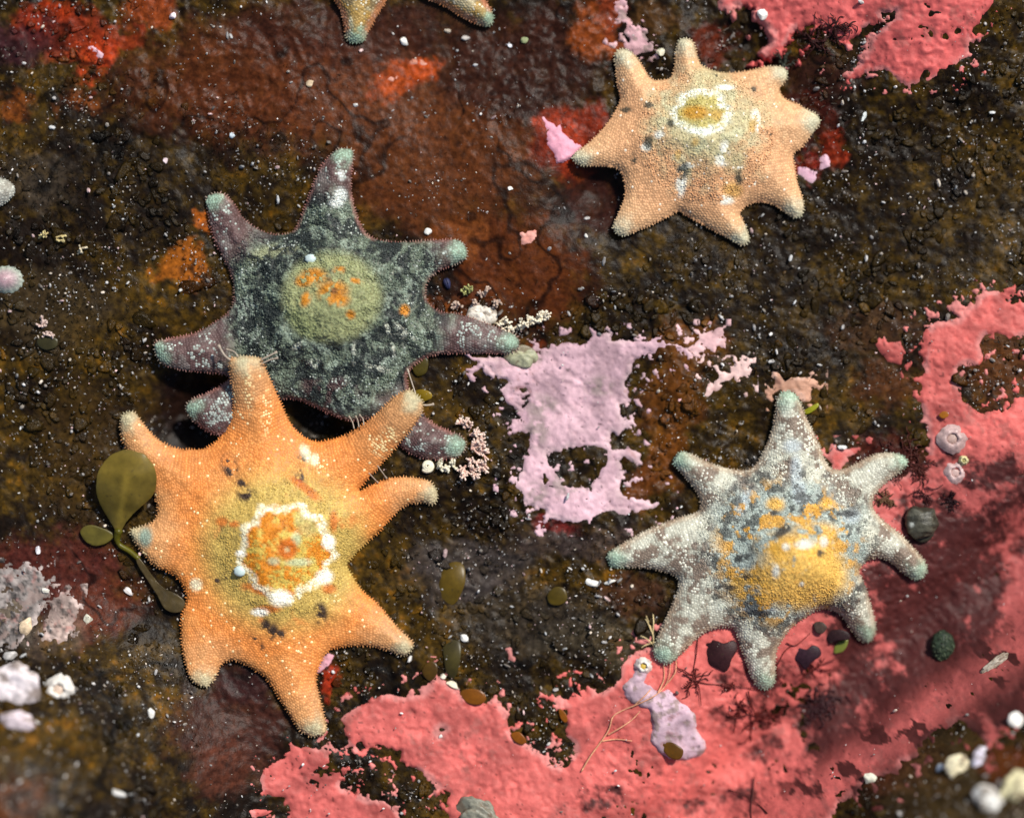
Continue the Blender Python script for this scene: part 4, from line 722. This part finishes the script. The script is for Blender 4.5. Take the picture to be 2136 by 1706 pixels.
CHIPS = [(843,86,13,8,50,WH,'white triangular shell chip below the left arm of the cropped sea star'),
 (893,483,8,8,20,WH,'white triangular shell chip just above the right arm of the dark sea star'),
 (485,283,7,6,30,(.60,.68,.72),'bluish white shell chip on olive algae above the dark sea star'),
 (648,175,10,8,0,(.50,.38,.24),'tan shell chip on rust brown rock left below the cropped sea star'),
 (360,33,11,9,-50,(.70,.60,.64),'pinkish white shell chip near the top edge, between red patches'),
 (1590,30,13,11,70,WH,'white shell chip on the left rim of the lumpy salmon crust'),
 (1802,243,14,5,-65,(.66,.70,.66),'slender white shell sliver on dark rock, right of the peach sea star'),
 (1236,1214,17,9,10,WH,'white jagged shell chip left of the grey sea star left arm'),
 (1272,1213,14,6,-10,WH,'thin white shell chip nearest the grey sea star left arm'),
 (968,1330,10,9,30,WH,'white shell chip in the algae right of the orange sea star lower right arm'),
 (946,1428,17,8,25,(.70,.62,.46),'cream oval shell chip on the upper rim of the bottom crust'),
 (925,1410,8,6,10,(.66,.60,.48),'small cream shell chip above the cream oval chip'),
 (918,1535,5,5,0,WH,'white shell speck under the black pit in the bottom crust'),
 (318,1486,10,15,-10,WH,'white shell chip left of the orange sea star bottom arms'),
 (80,1147,8,9,0,(.66,.62,.64),'white shell chip on maroon rock near the left edge'),
 (268,1232,14,7,40,(.66,.60,.56),'pale shell sliver on maroon rock, left of the orange sea star'),
 (345,335,6,8,20,(.70,.56,.56),'pinkish shell chip on olive algae, left of the dark sea star top arm'),
 (1378,110,11,9,-30,(.62,.58,.42),'cream shell chip between the two upper arms of the peach sea star'),
 (245,1652,18,8,15,(.62,.60,.56),'long grey white shell sliver near the bottom left corner'),
 (2075,1385,34,11,-38,(.34,.30,.24),'grey oblong stone on the pink crust ridge at the right edge'),
 (2122,1502,20,18,0,WH,'white pebble at the right edge below the grey oblong stone'),
 (2003,1598,25,21,0,(.74,.66,.44),'yellowish white pebble in the bottom right corner'),
 (2042,1584,13,21,10,(.66,.62,.72),'lilac white pebble leaning on the yellowish white pebble'),
 (1961,1602,12,11,0,(.56,.60,.60),'small grey white pebble left of the yellowish white pebble'),
 (1813,1625,17,14,0,(.60,.58,.46),'cream pebble on the dark rim, bottom right, below the pink ridge'),
 (2066,1672,32,25,30,WH,'large white pebble at the bottom right corner'),
 (2118,1640,34,24,-30,(.64,.58,.34),'yellow cream pebble at the right edge beside the large white pebble'),
 (2050,1562,9,8,0,(.62,.60,.66),'small lilac pebble above the lilac white pebble'),
 (30,1428,50,46,20,(.72,.64,.64),'big white and lilac shell piece at the left edge'),
 (38,1505,34,18,10,(.55,.46,.48),'mauve white shell piece just below the big one at the left edge'),
 (56,1305,16,20,20,(.68,.52,.34),'cream orange shell chip above the big white piece at the left edge'),
 (22,1368,16,12,0,(.42,.40,.38),'grey stone between the cream orange chip and big shell at left edge'),
 (25,1505,9,8,0,WH,'tiny white pebble on the mauve shell piece at the left edge'),
 (95,1232,10,8,0,(.60,.58,.50),'pale shell fleck on grey crusted rock at the left edge'),
 (185,1290,11,13,30,(.58,.56,.44),'cream shell fleck on maroon rock, left of the orange sea star lower arm'),
 (1095,85,9,8,0,(.22,.25,.12),'olive pebble on dark rock right of the cropped sea star'),
 (933,65,8,6,0,(.42,.36,.28),'beige pebble just below the right arm of the cropped sea star'),
 (970,80,11,6,-10,(.36,.33,.30),'grey beige shell fragment below the right arm tip of the cropped star'),
 (1063,95,6,5,0,(.70,.70,.74),'small white pebble on dark maroon rock right of the cropped sea star'),
 (742,220,6,5,0,WH,'small white pebble on rust brown rock above the dark sea star'),
 (1065,394,6,5,20,WH,'small white pebble on rust brown rock left of the peach star left arm'),
 (1222,492,5,5,0,WH,'small white pebble left of the peach star lower left arm tip'),
 (1005,660,26,21,15,(.70,.64,.54),'white angular stone against the right arm of the dark sea star'),
 (995,1702,50,34,45,(.19,.185,.14),'grey rough stone with dark rim at the bottom edge'),
 (1085,745,30,20,10,(.32,.32,.20),'yellow grey barnacled stone at the upper left of the lilac crust')]
for i, (px, py, a, b, r_, c_, lb) in enumerate(CHIPS):
    big = max(a, b) > 20
    v, f, c = lump(px, py, a, b, min(a, b)*(.6 if big else .7), r_, c_, .6 if big else .2, 400+i, 4 if big else 2, .30, 0 if big else 1)
    nm, ct, gp = ('pebble', 'pebble', 'pebbles and stones') if ('pebble' in lb or 'stone' in lb) else ('shell_chip', 'shell chip', 'shell chips on the rock')
    tag(mesh(nm, v, f, c, M_STONE, smooth=big), lb, ct, gp)

# barnacles and limpets: wall and plug / rim
def barnacle(px, py, r, h, col, plug, label, name='barnacle', sq=1.):
    x, y, z = at(px, py, on_crust(px, py)-2); n = 30; prof = [(1.0, 0), (.86, .35), (.66, .75), (.50, 1.0), (.40, .92), (.34, .55), (.30, .45)]
    root = empty(name, x, y, z, label, name, None)
    th = np.linspace(0, 2*np.pi, n, endpoint=False); rid = 1+.5*(fbm(np.cos(th)*30+px, np.sin(th)*30+py, 14, 3, 72)-.5)+.04*np.sin(13*th+1)
    V = np.vstack([np.c_[x+r*p*rid*np.cos(th), y+r*sq*p*rid*np.sin(th), np.full(n, z+h*q)+h*.08*np.sin(6*th+2)] for p, q in prof])
    m = len(prof); i = np.arange(m*n).reshape(m, n); j = np.roll(i, -1, 1)
    q = np.c_[i[:-1].ravel(), i[1:].ravel(), j[1:].ravel(), j[:-1].ravel()]
    cc = np.array(col)*(.7+.6*fbm(V[:, 0], V[:, 1], 9, 3, 71))[:, None]
    mesh('wall', V, [q], cc, M_STONE, root)
    v, f = ico(2); mesh('plug', v*[r*.34, r*.34*sq, h*.22]+[x, y, z+h*.5], [f], plug, M_STONE, root)
barnacle(1985, 915, 30, 13, (.42,.29,.27), (.40,.27,.23), 'grey white barnacle on the big pink crust, upper one of the pair')
barnacle(1992, 985, 26, 12, (.48,.34,.32), (.44,.30,.27), 'pinkish white barnacle on the big pink crust, lower one of the pair')
barnacle(1342, 1388, 18, 16, (.66,.60,.54), (.55,.38,.06), 'white barnacle with yellow centre on the lilac lumpy crust')
barnacle(124, 1436, 30, 20, (.66,.62,.56), (.60,.46,.36), 'white ring shaped barnacle near the left edge, beside the big shell piece')
barnacle(2010, 960, 11, 10, (.55,.50,.26), (.3,.26,.10), 'small yellowish barnacle between two larger barnacles on the pink crust')
x, y, z = at(14, 583, -2)
th = np.linspace(0, 2*np.pi, 48, endpoint=False); rid = 1+.05*np.sin(16*th); prof = [(1, 0), (.8, .35), (.5, .72), (.2, .96), (.02, 1)]
V = np.vstack([np.c_[x+38*p*rid*np.cos(th), y+30*p*rid*np.sin(th), np.full(48, z+22*q)] for p, q in prof]); i = np.arange(len(V)).reshape(5, 48); j = np.roll(i, -1, 1)
cl = np.vstack([np.tile(c_, (48, 1)) for c_ in [(.30,.36,.30),(.34,.36,.30),(.36,.27,.27),(.40,.25,.27),(.4,.3,.3)]])
tag(mesh('limpet', V, [np.c_[i[:-1].ravel(), i[1:].ravel(), j[1:].ravel(), j[:-1].ravel()]], cl, M_STONE), 'greenish limpet shell with pink top at the left edge', 'limpet')
# tiny coiled shell beside the pink tuft
x, y, z = at(892, 972, 6); t = np.linspace(0, 1, 60); a = t*2*math.pi*2.4; rr = 2+9*t
tv_, tf_ = tube(np.c_[x+rr*np.cos(a), y+rr*np.sin(a), z+6-5*t], 2.2+2.8*t, 8)
tag(mesh('coiled_shell', tv_, tf_, (.74,.68,.50), M_STONE), 'tiny cream coiled shell beside the pink branching tuft', 'coiled shell')
# mussel: two valves
x, y, z = at(933, 592, 2); root = empty('mussel', x, y, z, 'tiny dark blue mussel on rust brown rock right of the dark sea star', 'mussel')
for sg in (-1, 1):
    v, f = ico(2); w = v*[6.5, 12, 6]; w[:, 0] *= 1-.35*v[:, 1]; w[:, 0] = np.where(w[:, 0]*sg > 0, w[:, 0], w[:, 0]*.05)+sg*.5
    a = R(-18); w = np.c_[w[:, 0]*math.cos(a)-w[:, 1]*math.sin(a), w[:, 0]*math.sin(a)+w[:, 1]*math.cos(a), w[:, 2]]
    mesh('valve', w+[x, y, z+3], [f], (.025,.028,.07), M_WEED, root)

# thin leaves: a closed blade with two faces
def leaf(name, outline, zf, thick, col, mat, parent=None, vein=None, n=80):
    P = smooth_closed(outline, n); c = P.mean(0); P = c+(P-c)*(1+.05*(fbm(P[:, 0], P[:, 1], 14, 3, 84)-.5))[:, None]; ts = np.r_[1, .97, np.linspace(.9, .05, 14)]
    V = np.vstack([c+(P-c)*t for t in ts]); ed = np.repeat(1-ts, n)
    z = zf(V[:, 0], V[:, 1]); tk = thick*np.minimum(1, .25+ed*6); m = len(ts)
    top = np.c_[V, z+tk/2]; bot = np.c_[V, z-tk/2]; i = np.arange(m*n).reshape(m, n); j = np.roll(i, -1, 1); b = m*n
    q = np.c_[i[:-1].ravel(), j[:-1].ravel(), j[1:].ravel(), i[1:].ravel()]
    ct = np.r_[c, z[-n:].mean()+thick/2]; cb = np.r_[c, z[-n:].mean()-thick/2]
    tr = np.c_[i[-1], j[-1], np.full(n, 2*b)]; trb = np.c_[j[-1]+b, i[-1]+b, np.full(n, 2*b+1)]
    Q = np.vstack([q, q[:, ::-1]+b, np.c_[j[0], i[0], i[0]+b, j[0]+b]])
    cc = np.array(col)*(.55+.9*fbm(V[:, 0], V[:, 1], 44, 4, 81, .6))[:, None]; cc = blend(cc, (vnoise(V[:, 0]/4, V[:, 1]/4, 83) > .95)*.5, (.05,.04,.02))
    if vein is not None: cc = blend(cc, vein(V[:, 0], V[:, 1]), np.array(col)*1.7)
    A = np.vstack([top, bot, ct, cb]); cc = np.vstack([cc, cc, cc[-1:], cc[-1:]])
    fl = FL_BODY(P, *c)
    fs = [np.vstack([tr, trb]), Q]
    return mesh(name, A, [t[:, ::-1] if fl else t for t in fs], cc, mat, parent)
zb = lambda px, py: at(px, py)[2]
x, y, z = at(248, 1130)
root = empty('kelp_seedling', x, y, z, 'olive kelp seedling with one big oval blade over the orange sea star edge', 'kelp')
leaf('blade', [(247,1108),(236,1090),(214,1052),(209,1012),(219,975),(244,947),(277,937),(311,946),(332,972),(336,1002),(325,1032),(300,1057),(272,1082),(256,1108)],
     lambda x, y: z+16+62*sst(1110, 980, y)+5*np.sin((x-272)/26+(y-1000)/60)+6*(fbm(x, y, 50, 2, 82)-.5)-.004*(x-272)**2, 3, (.245,.175,.026), M_KELP, root, lambda x, y: .8*np.exp(-((x-(250+(1108-y)*.22))/7)**2)*sst(960, 1010, y))
leaf('blade', [(171,1106),(188,1094),(214,1099),(240,1114),(226,1131),(200,1137),(180,1126)], lambda x, y: z+10+0*x, 3, (.16,.13,.02), M_KELP, root)
leaf('blade', [(288,1158),(302,1172),(325,1205),(345,1225),(375,1240),(389,1256),(382,1272),(365,1276),(345,1266),(330,1240),(308,1205),(290,1175)], lambda x, y: z*0+gz(x, y)+14, 3, (.115,.080,.028), M_KELP, root)
tv_, tf_ = tube(spline([(252,1104,z+20),(247,1122,z+10),(252,1136,z+6),(272,1148,z+6),(292,1164,z+10)], 16), np.r_[np.linspace(9, 5, 8), np.full(8, 6)])
mesh('stalk', tv_, tf_, (.17,.15,.010), M_KELP, root)
BITS = [([(1676,858),(1690,848),(1705,841),(1706,848),(1692,860),(1680,864)],(.42,.42,.02),'yellow green leaf scrap beside the grey sea star top arm tip','leaf_scrap'),
 ([(1740,1362),(1742,1345),(1755,1336),(1768,1332),(1766,1346),(1757,1358)],(.26,.30,.05),'pale green leaf scrap left of the grey sea star lower right arm tip','leaf_scrap'),
 ([(1958,866),(1966,858),(1976,860),(1977,868),(1966,873)],(.50,.19,.015),'orange leaf scrap on the big pink crust above the barnacles','leaf_scrap'),
 ([(1468,1347),(1478,1334),(1496,1336),(1510,1341),(1530,1335),(1539,1352),(1526,1374),(1521,1392),(1512,1401),(1495,1393),(1480,1386),(1475,1368)],(.028,.009,.010),'dark maroon rounded blade left of the grey sea star bottom arm','dark_blade'),
 ([(1647,1357),(1660,1346),(1672,1352),(1684,1353),(1694,1345),(1708,1350),(1712,1366),(1694,1380),(1680,1396),(1668,1384),(1655,1372)],(.022,.009,.014),'dark heart shaped blade right of the grey sea star bottom arm','dark_blade'),
 ([(1722,1320),(1745,1312),(1768,1318),(1772,1332),(1745,1336),(1730,1342)],(.020,.008,.009),'dark maroon blade under the grey sea star lower right arm','dark_blade'),
 ([(1697,1300),(1712,1296),(1724,1306),(1716,1320),(1702,1318)],(.07,.045,.035),'small grey brown blade between the two lower arms of the grey sea star','dark_blade'),
 ([(958,1446),(978,1436),(1004,1440),(1014,1456),(1002,1468),(976,1466)],(.30,.10,.006),'amber algae blade on the upper rim of the bottom pink crust','algae_blade'),
 ([(1380,1556),(1394,1547),(1410,1551),(1425,1564),(1418,1582),(1396,1579)],(.20,.085,.006),'amber algae blade on the lower end of the lilac lumpy crust','algae_blade'),
 ([(880,1400),(896,1378),(912,1386),(910,1408),(895,1420)],(.13,.065,.006),'brown amber algae blade left of the cream oval shell chip','algae_blade'),
 ([(1166,1478),(1178,1484),(1184,1500),(1178,1506),(1168,1495)],(.34,.11,.006),'orange algae blade at the left rim of the dark notch in the bottom crust','algae_blade'),
 ([(1066,1530),(1084,1526),(1098,1544),(1088,1552),(1072,1544)],(.36,.11,.006),'orange algae blade at the tip of the brown tongue in the bottom crust','algae_blade'),
 ([(925,1345),(950,1330),(962,1352),(955,1400),(944,1416),(932,1405),(926,1375)],(.080,.062,.014),'long olive algae blade right of the orange sea star lower right arm','algae_blade'),
 ([(922,1190),(945,1172),(966,1178),(970,1215),(950,1258),(925,1262),(915,1230)],(.17,.105,.009),'mustard yellow algae blade right of the orange sea star','algae_blade'),
 ([(1142,1240),(1158,1224),(1178,1228),(1182,1250),(1164,1262),(1146,1258)],(.13,.085,.006),'olive yellow round algae blade between the orange and grey sea stars','algae_blade'),
 ([(78,708),(100,702),(120,708),(118,724),(98,730),(80,722)],(.060,.052,.018),'dull olive oval algae blade near the left edge','algae_blade'),
 ([(857,740),(872,736),(892,748),(890,775),(870,785),(858,765)],(.10,.075,.010),'olive algae blade beside the dark sea star, under its right arm','algae_blade'),
 ([(860,820),(878,812),(898,818),(900,830),(880,838),(865,834)],(.40,.26,.01),'bright yellow algae blade just right of the orange star upper right arm tip','algae_blade')]
for pts, c_, lb, nm in BITS:
    p = np.array(pts); cx_, cy_ = p.mean(0); x, y, z0 = at(cx_, cy_, on_crust(cx_, cy_)+5)
    q = (p-[cx_, cy_])+[x, y]
    o = leaf(nm, q, lambda X_, Y_: z0+5-.006*((X_-x)**2+(Y_-y)**2)+.15*(X_-x), 2.6, c_, M_KELP if nm != 'dark_blade' else M_WEED, n=60)
    tag(o, lb, nm.replace('_', ' '), {'leaf_scrap': 'leaf scraps', 'dark_blade': 'dark blades around the grey sea star', 'algae_blade': 'loose algae blades'}[nm])

# branching tufts and weeds
def beads(path, r0, r1, step=1.5):
    P = spline(path, max(3, int(np.hypot(*np.diff(np.array(path)[:, :2], axis=0).T).sum()/(r0*step))+2)); out = []
    v, f = ico(1)
    for k, p in enumerate(P):
        r = r0+(r1-r0)*k/max(1, len(P)-1); out.append((v*[r, r, r*.95]*rng.uniform(.85, 1.15, 3)+p, f))
    return out
def coral_tuft(name, roots, n, ln, r0, col, tip, label, group, spread=1.0):
    S_ = []; 
    for (px, py, dx, dy) in roots:
        x, y, z = at(px, py, on_crust(px, py))
        base = math.atan2(dy, dx)
        for _ in range(n):
            a = base+rng.uniform(-1, 1)*spread; e = rng.uniform(.1, 1.2); l = ln*rng.uniform(.6, 1.15)
            p0 = np.array([x, y, z+4])+rng.normal(0, 3, 3); d = np.array([math.cos(a)*math.cos(e), math.sin(a)*math.cos(e), math.sin(e)])
            p1 = p0+d*l*.5+rng.normal(0, 1.5, 3)
            S_.append(([p0, p1], r0*1.1, r0))
            for _k in range(3):
                d2 = d+rng.normal(0, .55, 3); d2 /= np.linalg.norm(d2); p2 = p1+d2*l*rng.uniform(.35, .6); S_.append(([p1, p2], r0, r0*1.05))
    V, F, Cc = [], [], []; b = 0
    for path, ra, rb in S_:
        bs = beads(path, ra, rb)
        for k, (v, f) in enumerate(bs):
            V.append(v); F.append(f+b); b += len(v); u = k/max(1, len(bs)-1)
            Cc.append(np.tile((np.array(col)*(1-u)+np.array(tip)*u)*rng.uniform(.88, 1.1), (len(v), 1)))
    return tag(mesh(name, np.vstack(V), [np.vstack(F)], np.vstack(Cc), M_STONE), label, 'coralline tuft', group)
GT = 'branching coralline tufts'
coral_tuft('coralline_tuft', [(972,890,-.2,-1),(985,905,.6,-.8),(995,925,1,-.5),(1000,945,1,0),(1000,965,1,.4),(985,980,.4,1),(968,975,-.2,1),(985,935,1,-.2),(980,960,.6,.6)], 7, 22, 2.1, (.66,.38,.30), (.76,.58,.48), 'pink white branching tuft at the lower right arm tip of the dark sea star', GT, 1.1)
coral_tuft('coralline_tuft', [(1040,676,1,.2),(1062,686,.5,.3),(1085,684,.4,-.4),(1105,676,.5,-.8),(1125,668,.6,-.7),(1132,664,.8,-.3),(1118,670,.2,-1)], 6, 20, 2.0, (.68,.58,.40), (.78,.70,.54), 'cream branching tuft right of the white angular stone', GT, .9)
coral_tuft('coralline_tuft', [(915,975,1,0),(932,972,0,1),(945,966,1,-.5)], 6, 13, 2.4, (.64,.58,.40), (.70,.66,.50), 'short cream tuft between the coiled shell and the pink tuft', GT, 1.6)
coral_tuft('coralline_tuft', [(1012,612,-.6,-1),(1030,630,.4,.6),(985,640,.2,-1),(955,640,-.2,-1)], 5, 16, 2.4, (.34,.22,.18), (.46,.34,.26), 'dull pink crusty tuft above the white angular stone', GT, 1.2)
coral_tuft('coralline_tuft', [(978,605,0,-1),(972,612,-.4,-1)], 6, 12, 2.0, (.20,.20,.06), (.34,.34,.12), 'yellow green tuft right of the tiny mussel', GT, 1.3)
coral_tuft('coralline_tuft', [(120,500,1,-.4),(100,492,-1,.1)], 3, 22, 1.8, (.50,.38,.16), (.58,.48,.22), 'cream yellow forked tuft on olive algae near the left edge', GT, .7)
coral_tuft('coralline_tuft', [(165,528,1,-.5)], 3, 22, 1.8, (.50,.42,.28), (.58,.50,.34), 'pale cream twig tuft right below the cream yellow forked tuft', GT, .4)
coral_tuft('coralline_tuft', [(90,680,0,-1),(100,695,.5,.5)], 6, 14, 2.2, (.42,.28,.24), (.56,.42,.36), 'pinkish tuft above the dull olive oval blade near the left edge', GT, 1.5)
def weed(name, paths, rad, col, label, cat, group=None, mat=None, lift=5):
    parts = []
    for path in paths:
        pts = []
        for k, p in enumerate(path):
            x, y, z = at(p[0], p[1], on_crust(p[0], p[1])); pts.append((x, y, z+lift+2.5*math.sin(k*2.1+p[0])))
        r = rad*.75; m = max(6, 5*len(path))
        v, f = tube(spline(pts, m), np.linspace(r, r*.5, m), 6)
        parts.append((v, f, np.array(col)*(.8+.4*fbm(v[:, 0], v[:, 1], 14, 2, 91))[:, None]))
    v, f, c = join(*parts); return tag(mesh(name, v, f, c, mat or M_WEED), label, cat, group)
weed('pale_weed', [[(1213,1607),(1232,1575),(1252,1548),(1270,1520),(1278,1495),(1296,1482),(1330,1468),(1362,1452),(1385,1432),(1396,1405),(1398,1380)],[(1268,1532),(1295,1516),(1318,1500),(1335,1482)],[(1255,1545),(1285,1541),(1318,1544)],[(1372,1444),(1385,1415),(1384,1385)],[(1388,1428),(1408,1402),(1410,1374)],[(1318,1475),(1345,1450),(1358,1436)]], 2.3, (.62,.30,.17), 'pale orange branching weed strand across the bottom pink crust', 'seaweed', 'branching weeds')
weed('pale_weed', [[(1364,1350),(1362,1325),(1356,1305),(1348,1284)],[(1361,1322),(1363,1300),(1362,1280)],[(1362,1325),(1352,1300),(1346,1290)],[(1363,1345),(1350,1332),(1336,1325)],[(1360,1340),(1346,1345),(1338,1350)]], 2.3, (.62,.48,.24), 'small cream forked weed beside the grey sea star lower left arm', 'seaweed', 'branching weeds')
def twigs(cx_, cy_, r, n, sub=3, seed=0):
    g2 = np.random.default_rng(seed); out = []
    for _ in range(n):
        a = g2.uniform(0, 2*math.pi); l = r*g2.uniform(.5, 1.1); p = [(cx_+g2.normal(0, r*.12), cy_+g2.normal(0, r*.12))]
        for k in range(3): a += g2.normal(0, .35); p.append((p[-1][0]+math.cos(a)*l/3, p[-1][1]+math.sin(a)*l/3))
        out.append(p)
        for k in range(sub):
            b = a+g2.choice([-1, 1])*g2.uniform(.5, 1.1); s_ = p[1+k % 3]; m = l*.3; out.append([s_, (s_[0]+math.cos(b)*m*.5, s_[1]+math.sin(b)*m*.5), (s_[0]+math.cos(b+.3)*m, s_[1]+math.sin(b+.3)*m)])
    return out
RED = (.085,.012,.010); GW = 'dark red weeds on the pink crust'
weed('red_weed', [[(1425,1405),(1445,1415),(1470,1425),(1510,1428),(1550,1432),(1585,1440)],[(1455,1330),(1452,1365),(1446,1398)],[(1430,1440),(1455,1425),(1462,1470)]]+twigs(1448,1415,38,8,3,1)+twigs(1530,1430,28,6,3,2), 2.0, RED, 'dark red branching weed left of the grey sea star bottom arm', 'seaweed', GW, lift=4)
weed('red_weed', [[(1560,1440),(1568,1470),(1580,1495),(1612,1510)],[(1572,1500),(1600,1498),(1632,1480),(1643,1458)],[(1545,1460),(1535,1500),(1530,1530)]]+twigs(1570,1490,48,11,3,3)+twigs(1615,1495,24,6,3,4), 2.0, RED, 'dense dark red weed clump just below the grey sea star bottom arm tip', 'seaweed', GW, lift=4)
weed('red_weed', [[(1620,1380),(1622,1410),(1640,1430)],[(1680,1390),(1700,1410),(1718,1440)],[(1652,1345),(1635,1360),(1620,1390)],[(1740,1375),(1715,1385),(1690,1400)],[(1640,1340),(1660,1345),(1690,1320)]]+twigs(1700,1395,34,6,2,5), 1.8, RED, 'thin red weed tangled around the dark heart shaped blade', 'seaweed', GW, lift=4)
weed('red_weed', twigs(1715,1465,42,18,4,6)+twigs(1690,1475,30,10,3,16), 2.6, (.036,.012,.014), 'dark maroon weed clump in the pink crust hollow, right of the bottom arm', 'seaweed', GW, lift=4)
weed('red_weed', twigs(1890,955,50,26,4,7)+twigs(1915,975,34,16,4,8)+twigs(1862,945,28,12,3,9), 1.7, (.060,.014,.010), 'bushy dark red weed tuft behind the grey sea star right arm tip', 'seaweed', GW, lift=4)
weed('red_weed', [[(1928,985),(1925,1010),(1932,1035)],[(1932,1015),(1950,1020),(1968,1010)],[(1905,1040),(1915,1065),(1935,1070)]]+twigs(1928,1035,26,8,3,10), 1.8, (.05,.012,.012), 'sparse dark weed above the dark snail, right of the grey sea star', 'seaweed', GW, lift=4)
weed('red_weed', twigs(1846,1040,24,22,3,11), 2.2, (.12,.06,.030), 'speckled brown tuft in the right notch of the grey sea star', 'seaweed', GW, lift=4)
weed('red_weed', twigs(1983,1045,22,12,2,12), 2.2, (.020,.007,.008), 'small black red tuft right of the dark snail', 'seaweed', GW, lift=4)
weed('red_weed', [[(1520,1645),(1545,1655),(1568,1668)],[(1572,1620),(1570,1650),(1566,1690),(1570,1730)],[(1600,1695),(1585,1680),(1570,1668)]], 2.2, (.05,.012,.010), 'lone dark red twig at the bottom edge on the pink crust', 'seaweed', GW, lift=4)
weed('red_weed', twigs(1740,60,44,16,3,13)+twigs(1700,90,40,14,3,14), 2.0, (.035,.010,.009), 'dark weed growing in the gap of the lumpy salmon crust', 'seaweed', GW, lift=4)
weed('red_weed', twigs(1635,135,26,12,3,15), 1.6, (.05,.06,.045), 'grey green hairy tuft at the upper right arm tip of the peach star', 'seaweed', GW, lift=4)
# dark snail with ribbed shell, dark anemone, colonial lump
x, y, z = at(1922, 1090, 6); root = empty('snail', x, y, z, 'dark snail with pale streak on the pink crust beside the grey sea star', 'snail')
v, f = ico(4); a_ = np.arctan2(v[:, 2], v[:, 0]); w = v*(1+.015*np.sin(v[:, 1]*16)+.05*(fbm(v[:, 0]*30+50, v[:, 1]*30, 12, 3, 35)-.5))[:, None]*[33, 37, 24]
w[:, :2] *= (1+.5*(fbm(v[:, 0]*30+80, v[:, 1]*30+20, 26, 3, 38)-.5))[:, None]
c = np.tile([.030,.028,.018], (len(v), 1)); c = blend(c, sst(.4, .6, fbm(v[:, 0]*30+50, v[:, 1]*50, 12, 3, 36))*.7, (.085,.08,.055)); c = blend(c, np.exp(-((v[:, 0]+.74+.1*v[:, 1])/.09)**2)*sst(.45, .2, np.abs(v[:, 1]+.1))*sst(.35, .55, fbm(v[:, 0]*30, v[:, 1]*60, 9, 3, 37)), (.50,.52,.46))
mesh('shell', w+[x, y, z+10], [f], c, M_STONE, root)
v2, f2 = ico(2); mesh('foot', v2*[26, 30, 7]+[x+2, y+12, z+2], [f2], (.03,.028,.02), M_WEED, root)
x, y, z = at(1965, 1347, 4); root = empty('anemone', x, y, z, 'closed dark green anemone on the red filmed crust at right', 'anemone')
v, f = ico(4); w = v*(1+.10*(fbm(v[:, 0]*40+60, v[:, 1]*40+v[:, 2]*30, 8, 2, 33)-.5)[:, None]*2)*[25, 34, 20]
mesh('column', w+[x, y, z+6], [f], np.array([.020,.030,.018])*(.4+1.4*fbm(v[:, 0]*50, v[:, 1]*50, 9, 3, 34))[:, None], M_WEED, root)
iv1, if1 = ico(1); k = 46; g2 = np.random.default_rng(5); a_ = g2.uniform(0, 2*np.pi, k); q_ = np.sqrt(g2.uniform(0, .8, k))
M = np.tile(np.eye(3)[None], (k, 1, 1))*g2.uniform(1.6, 3.2, (k, 1, 1))
v, f, c = inst(iv1, [if1], np.c_[x+25*q_*np.cos(a_), y+34*q_*np.sin(a_), z+6+20*np.sqrt(1-q_**2)], M, np.array([.045,.060,.035])*g2.uniform(.4, 1.6, (k, 1)))
mesh('tentacles', v, f, c, M_WEED, root)
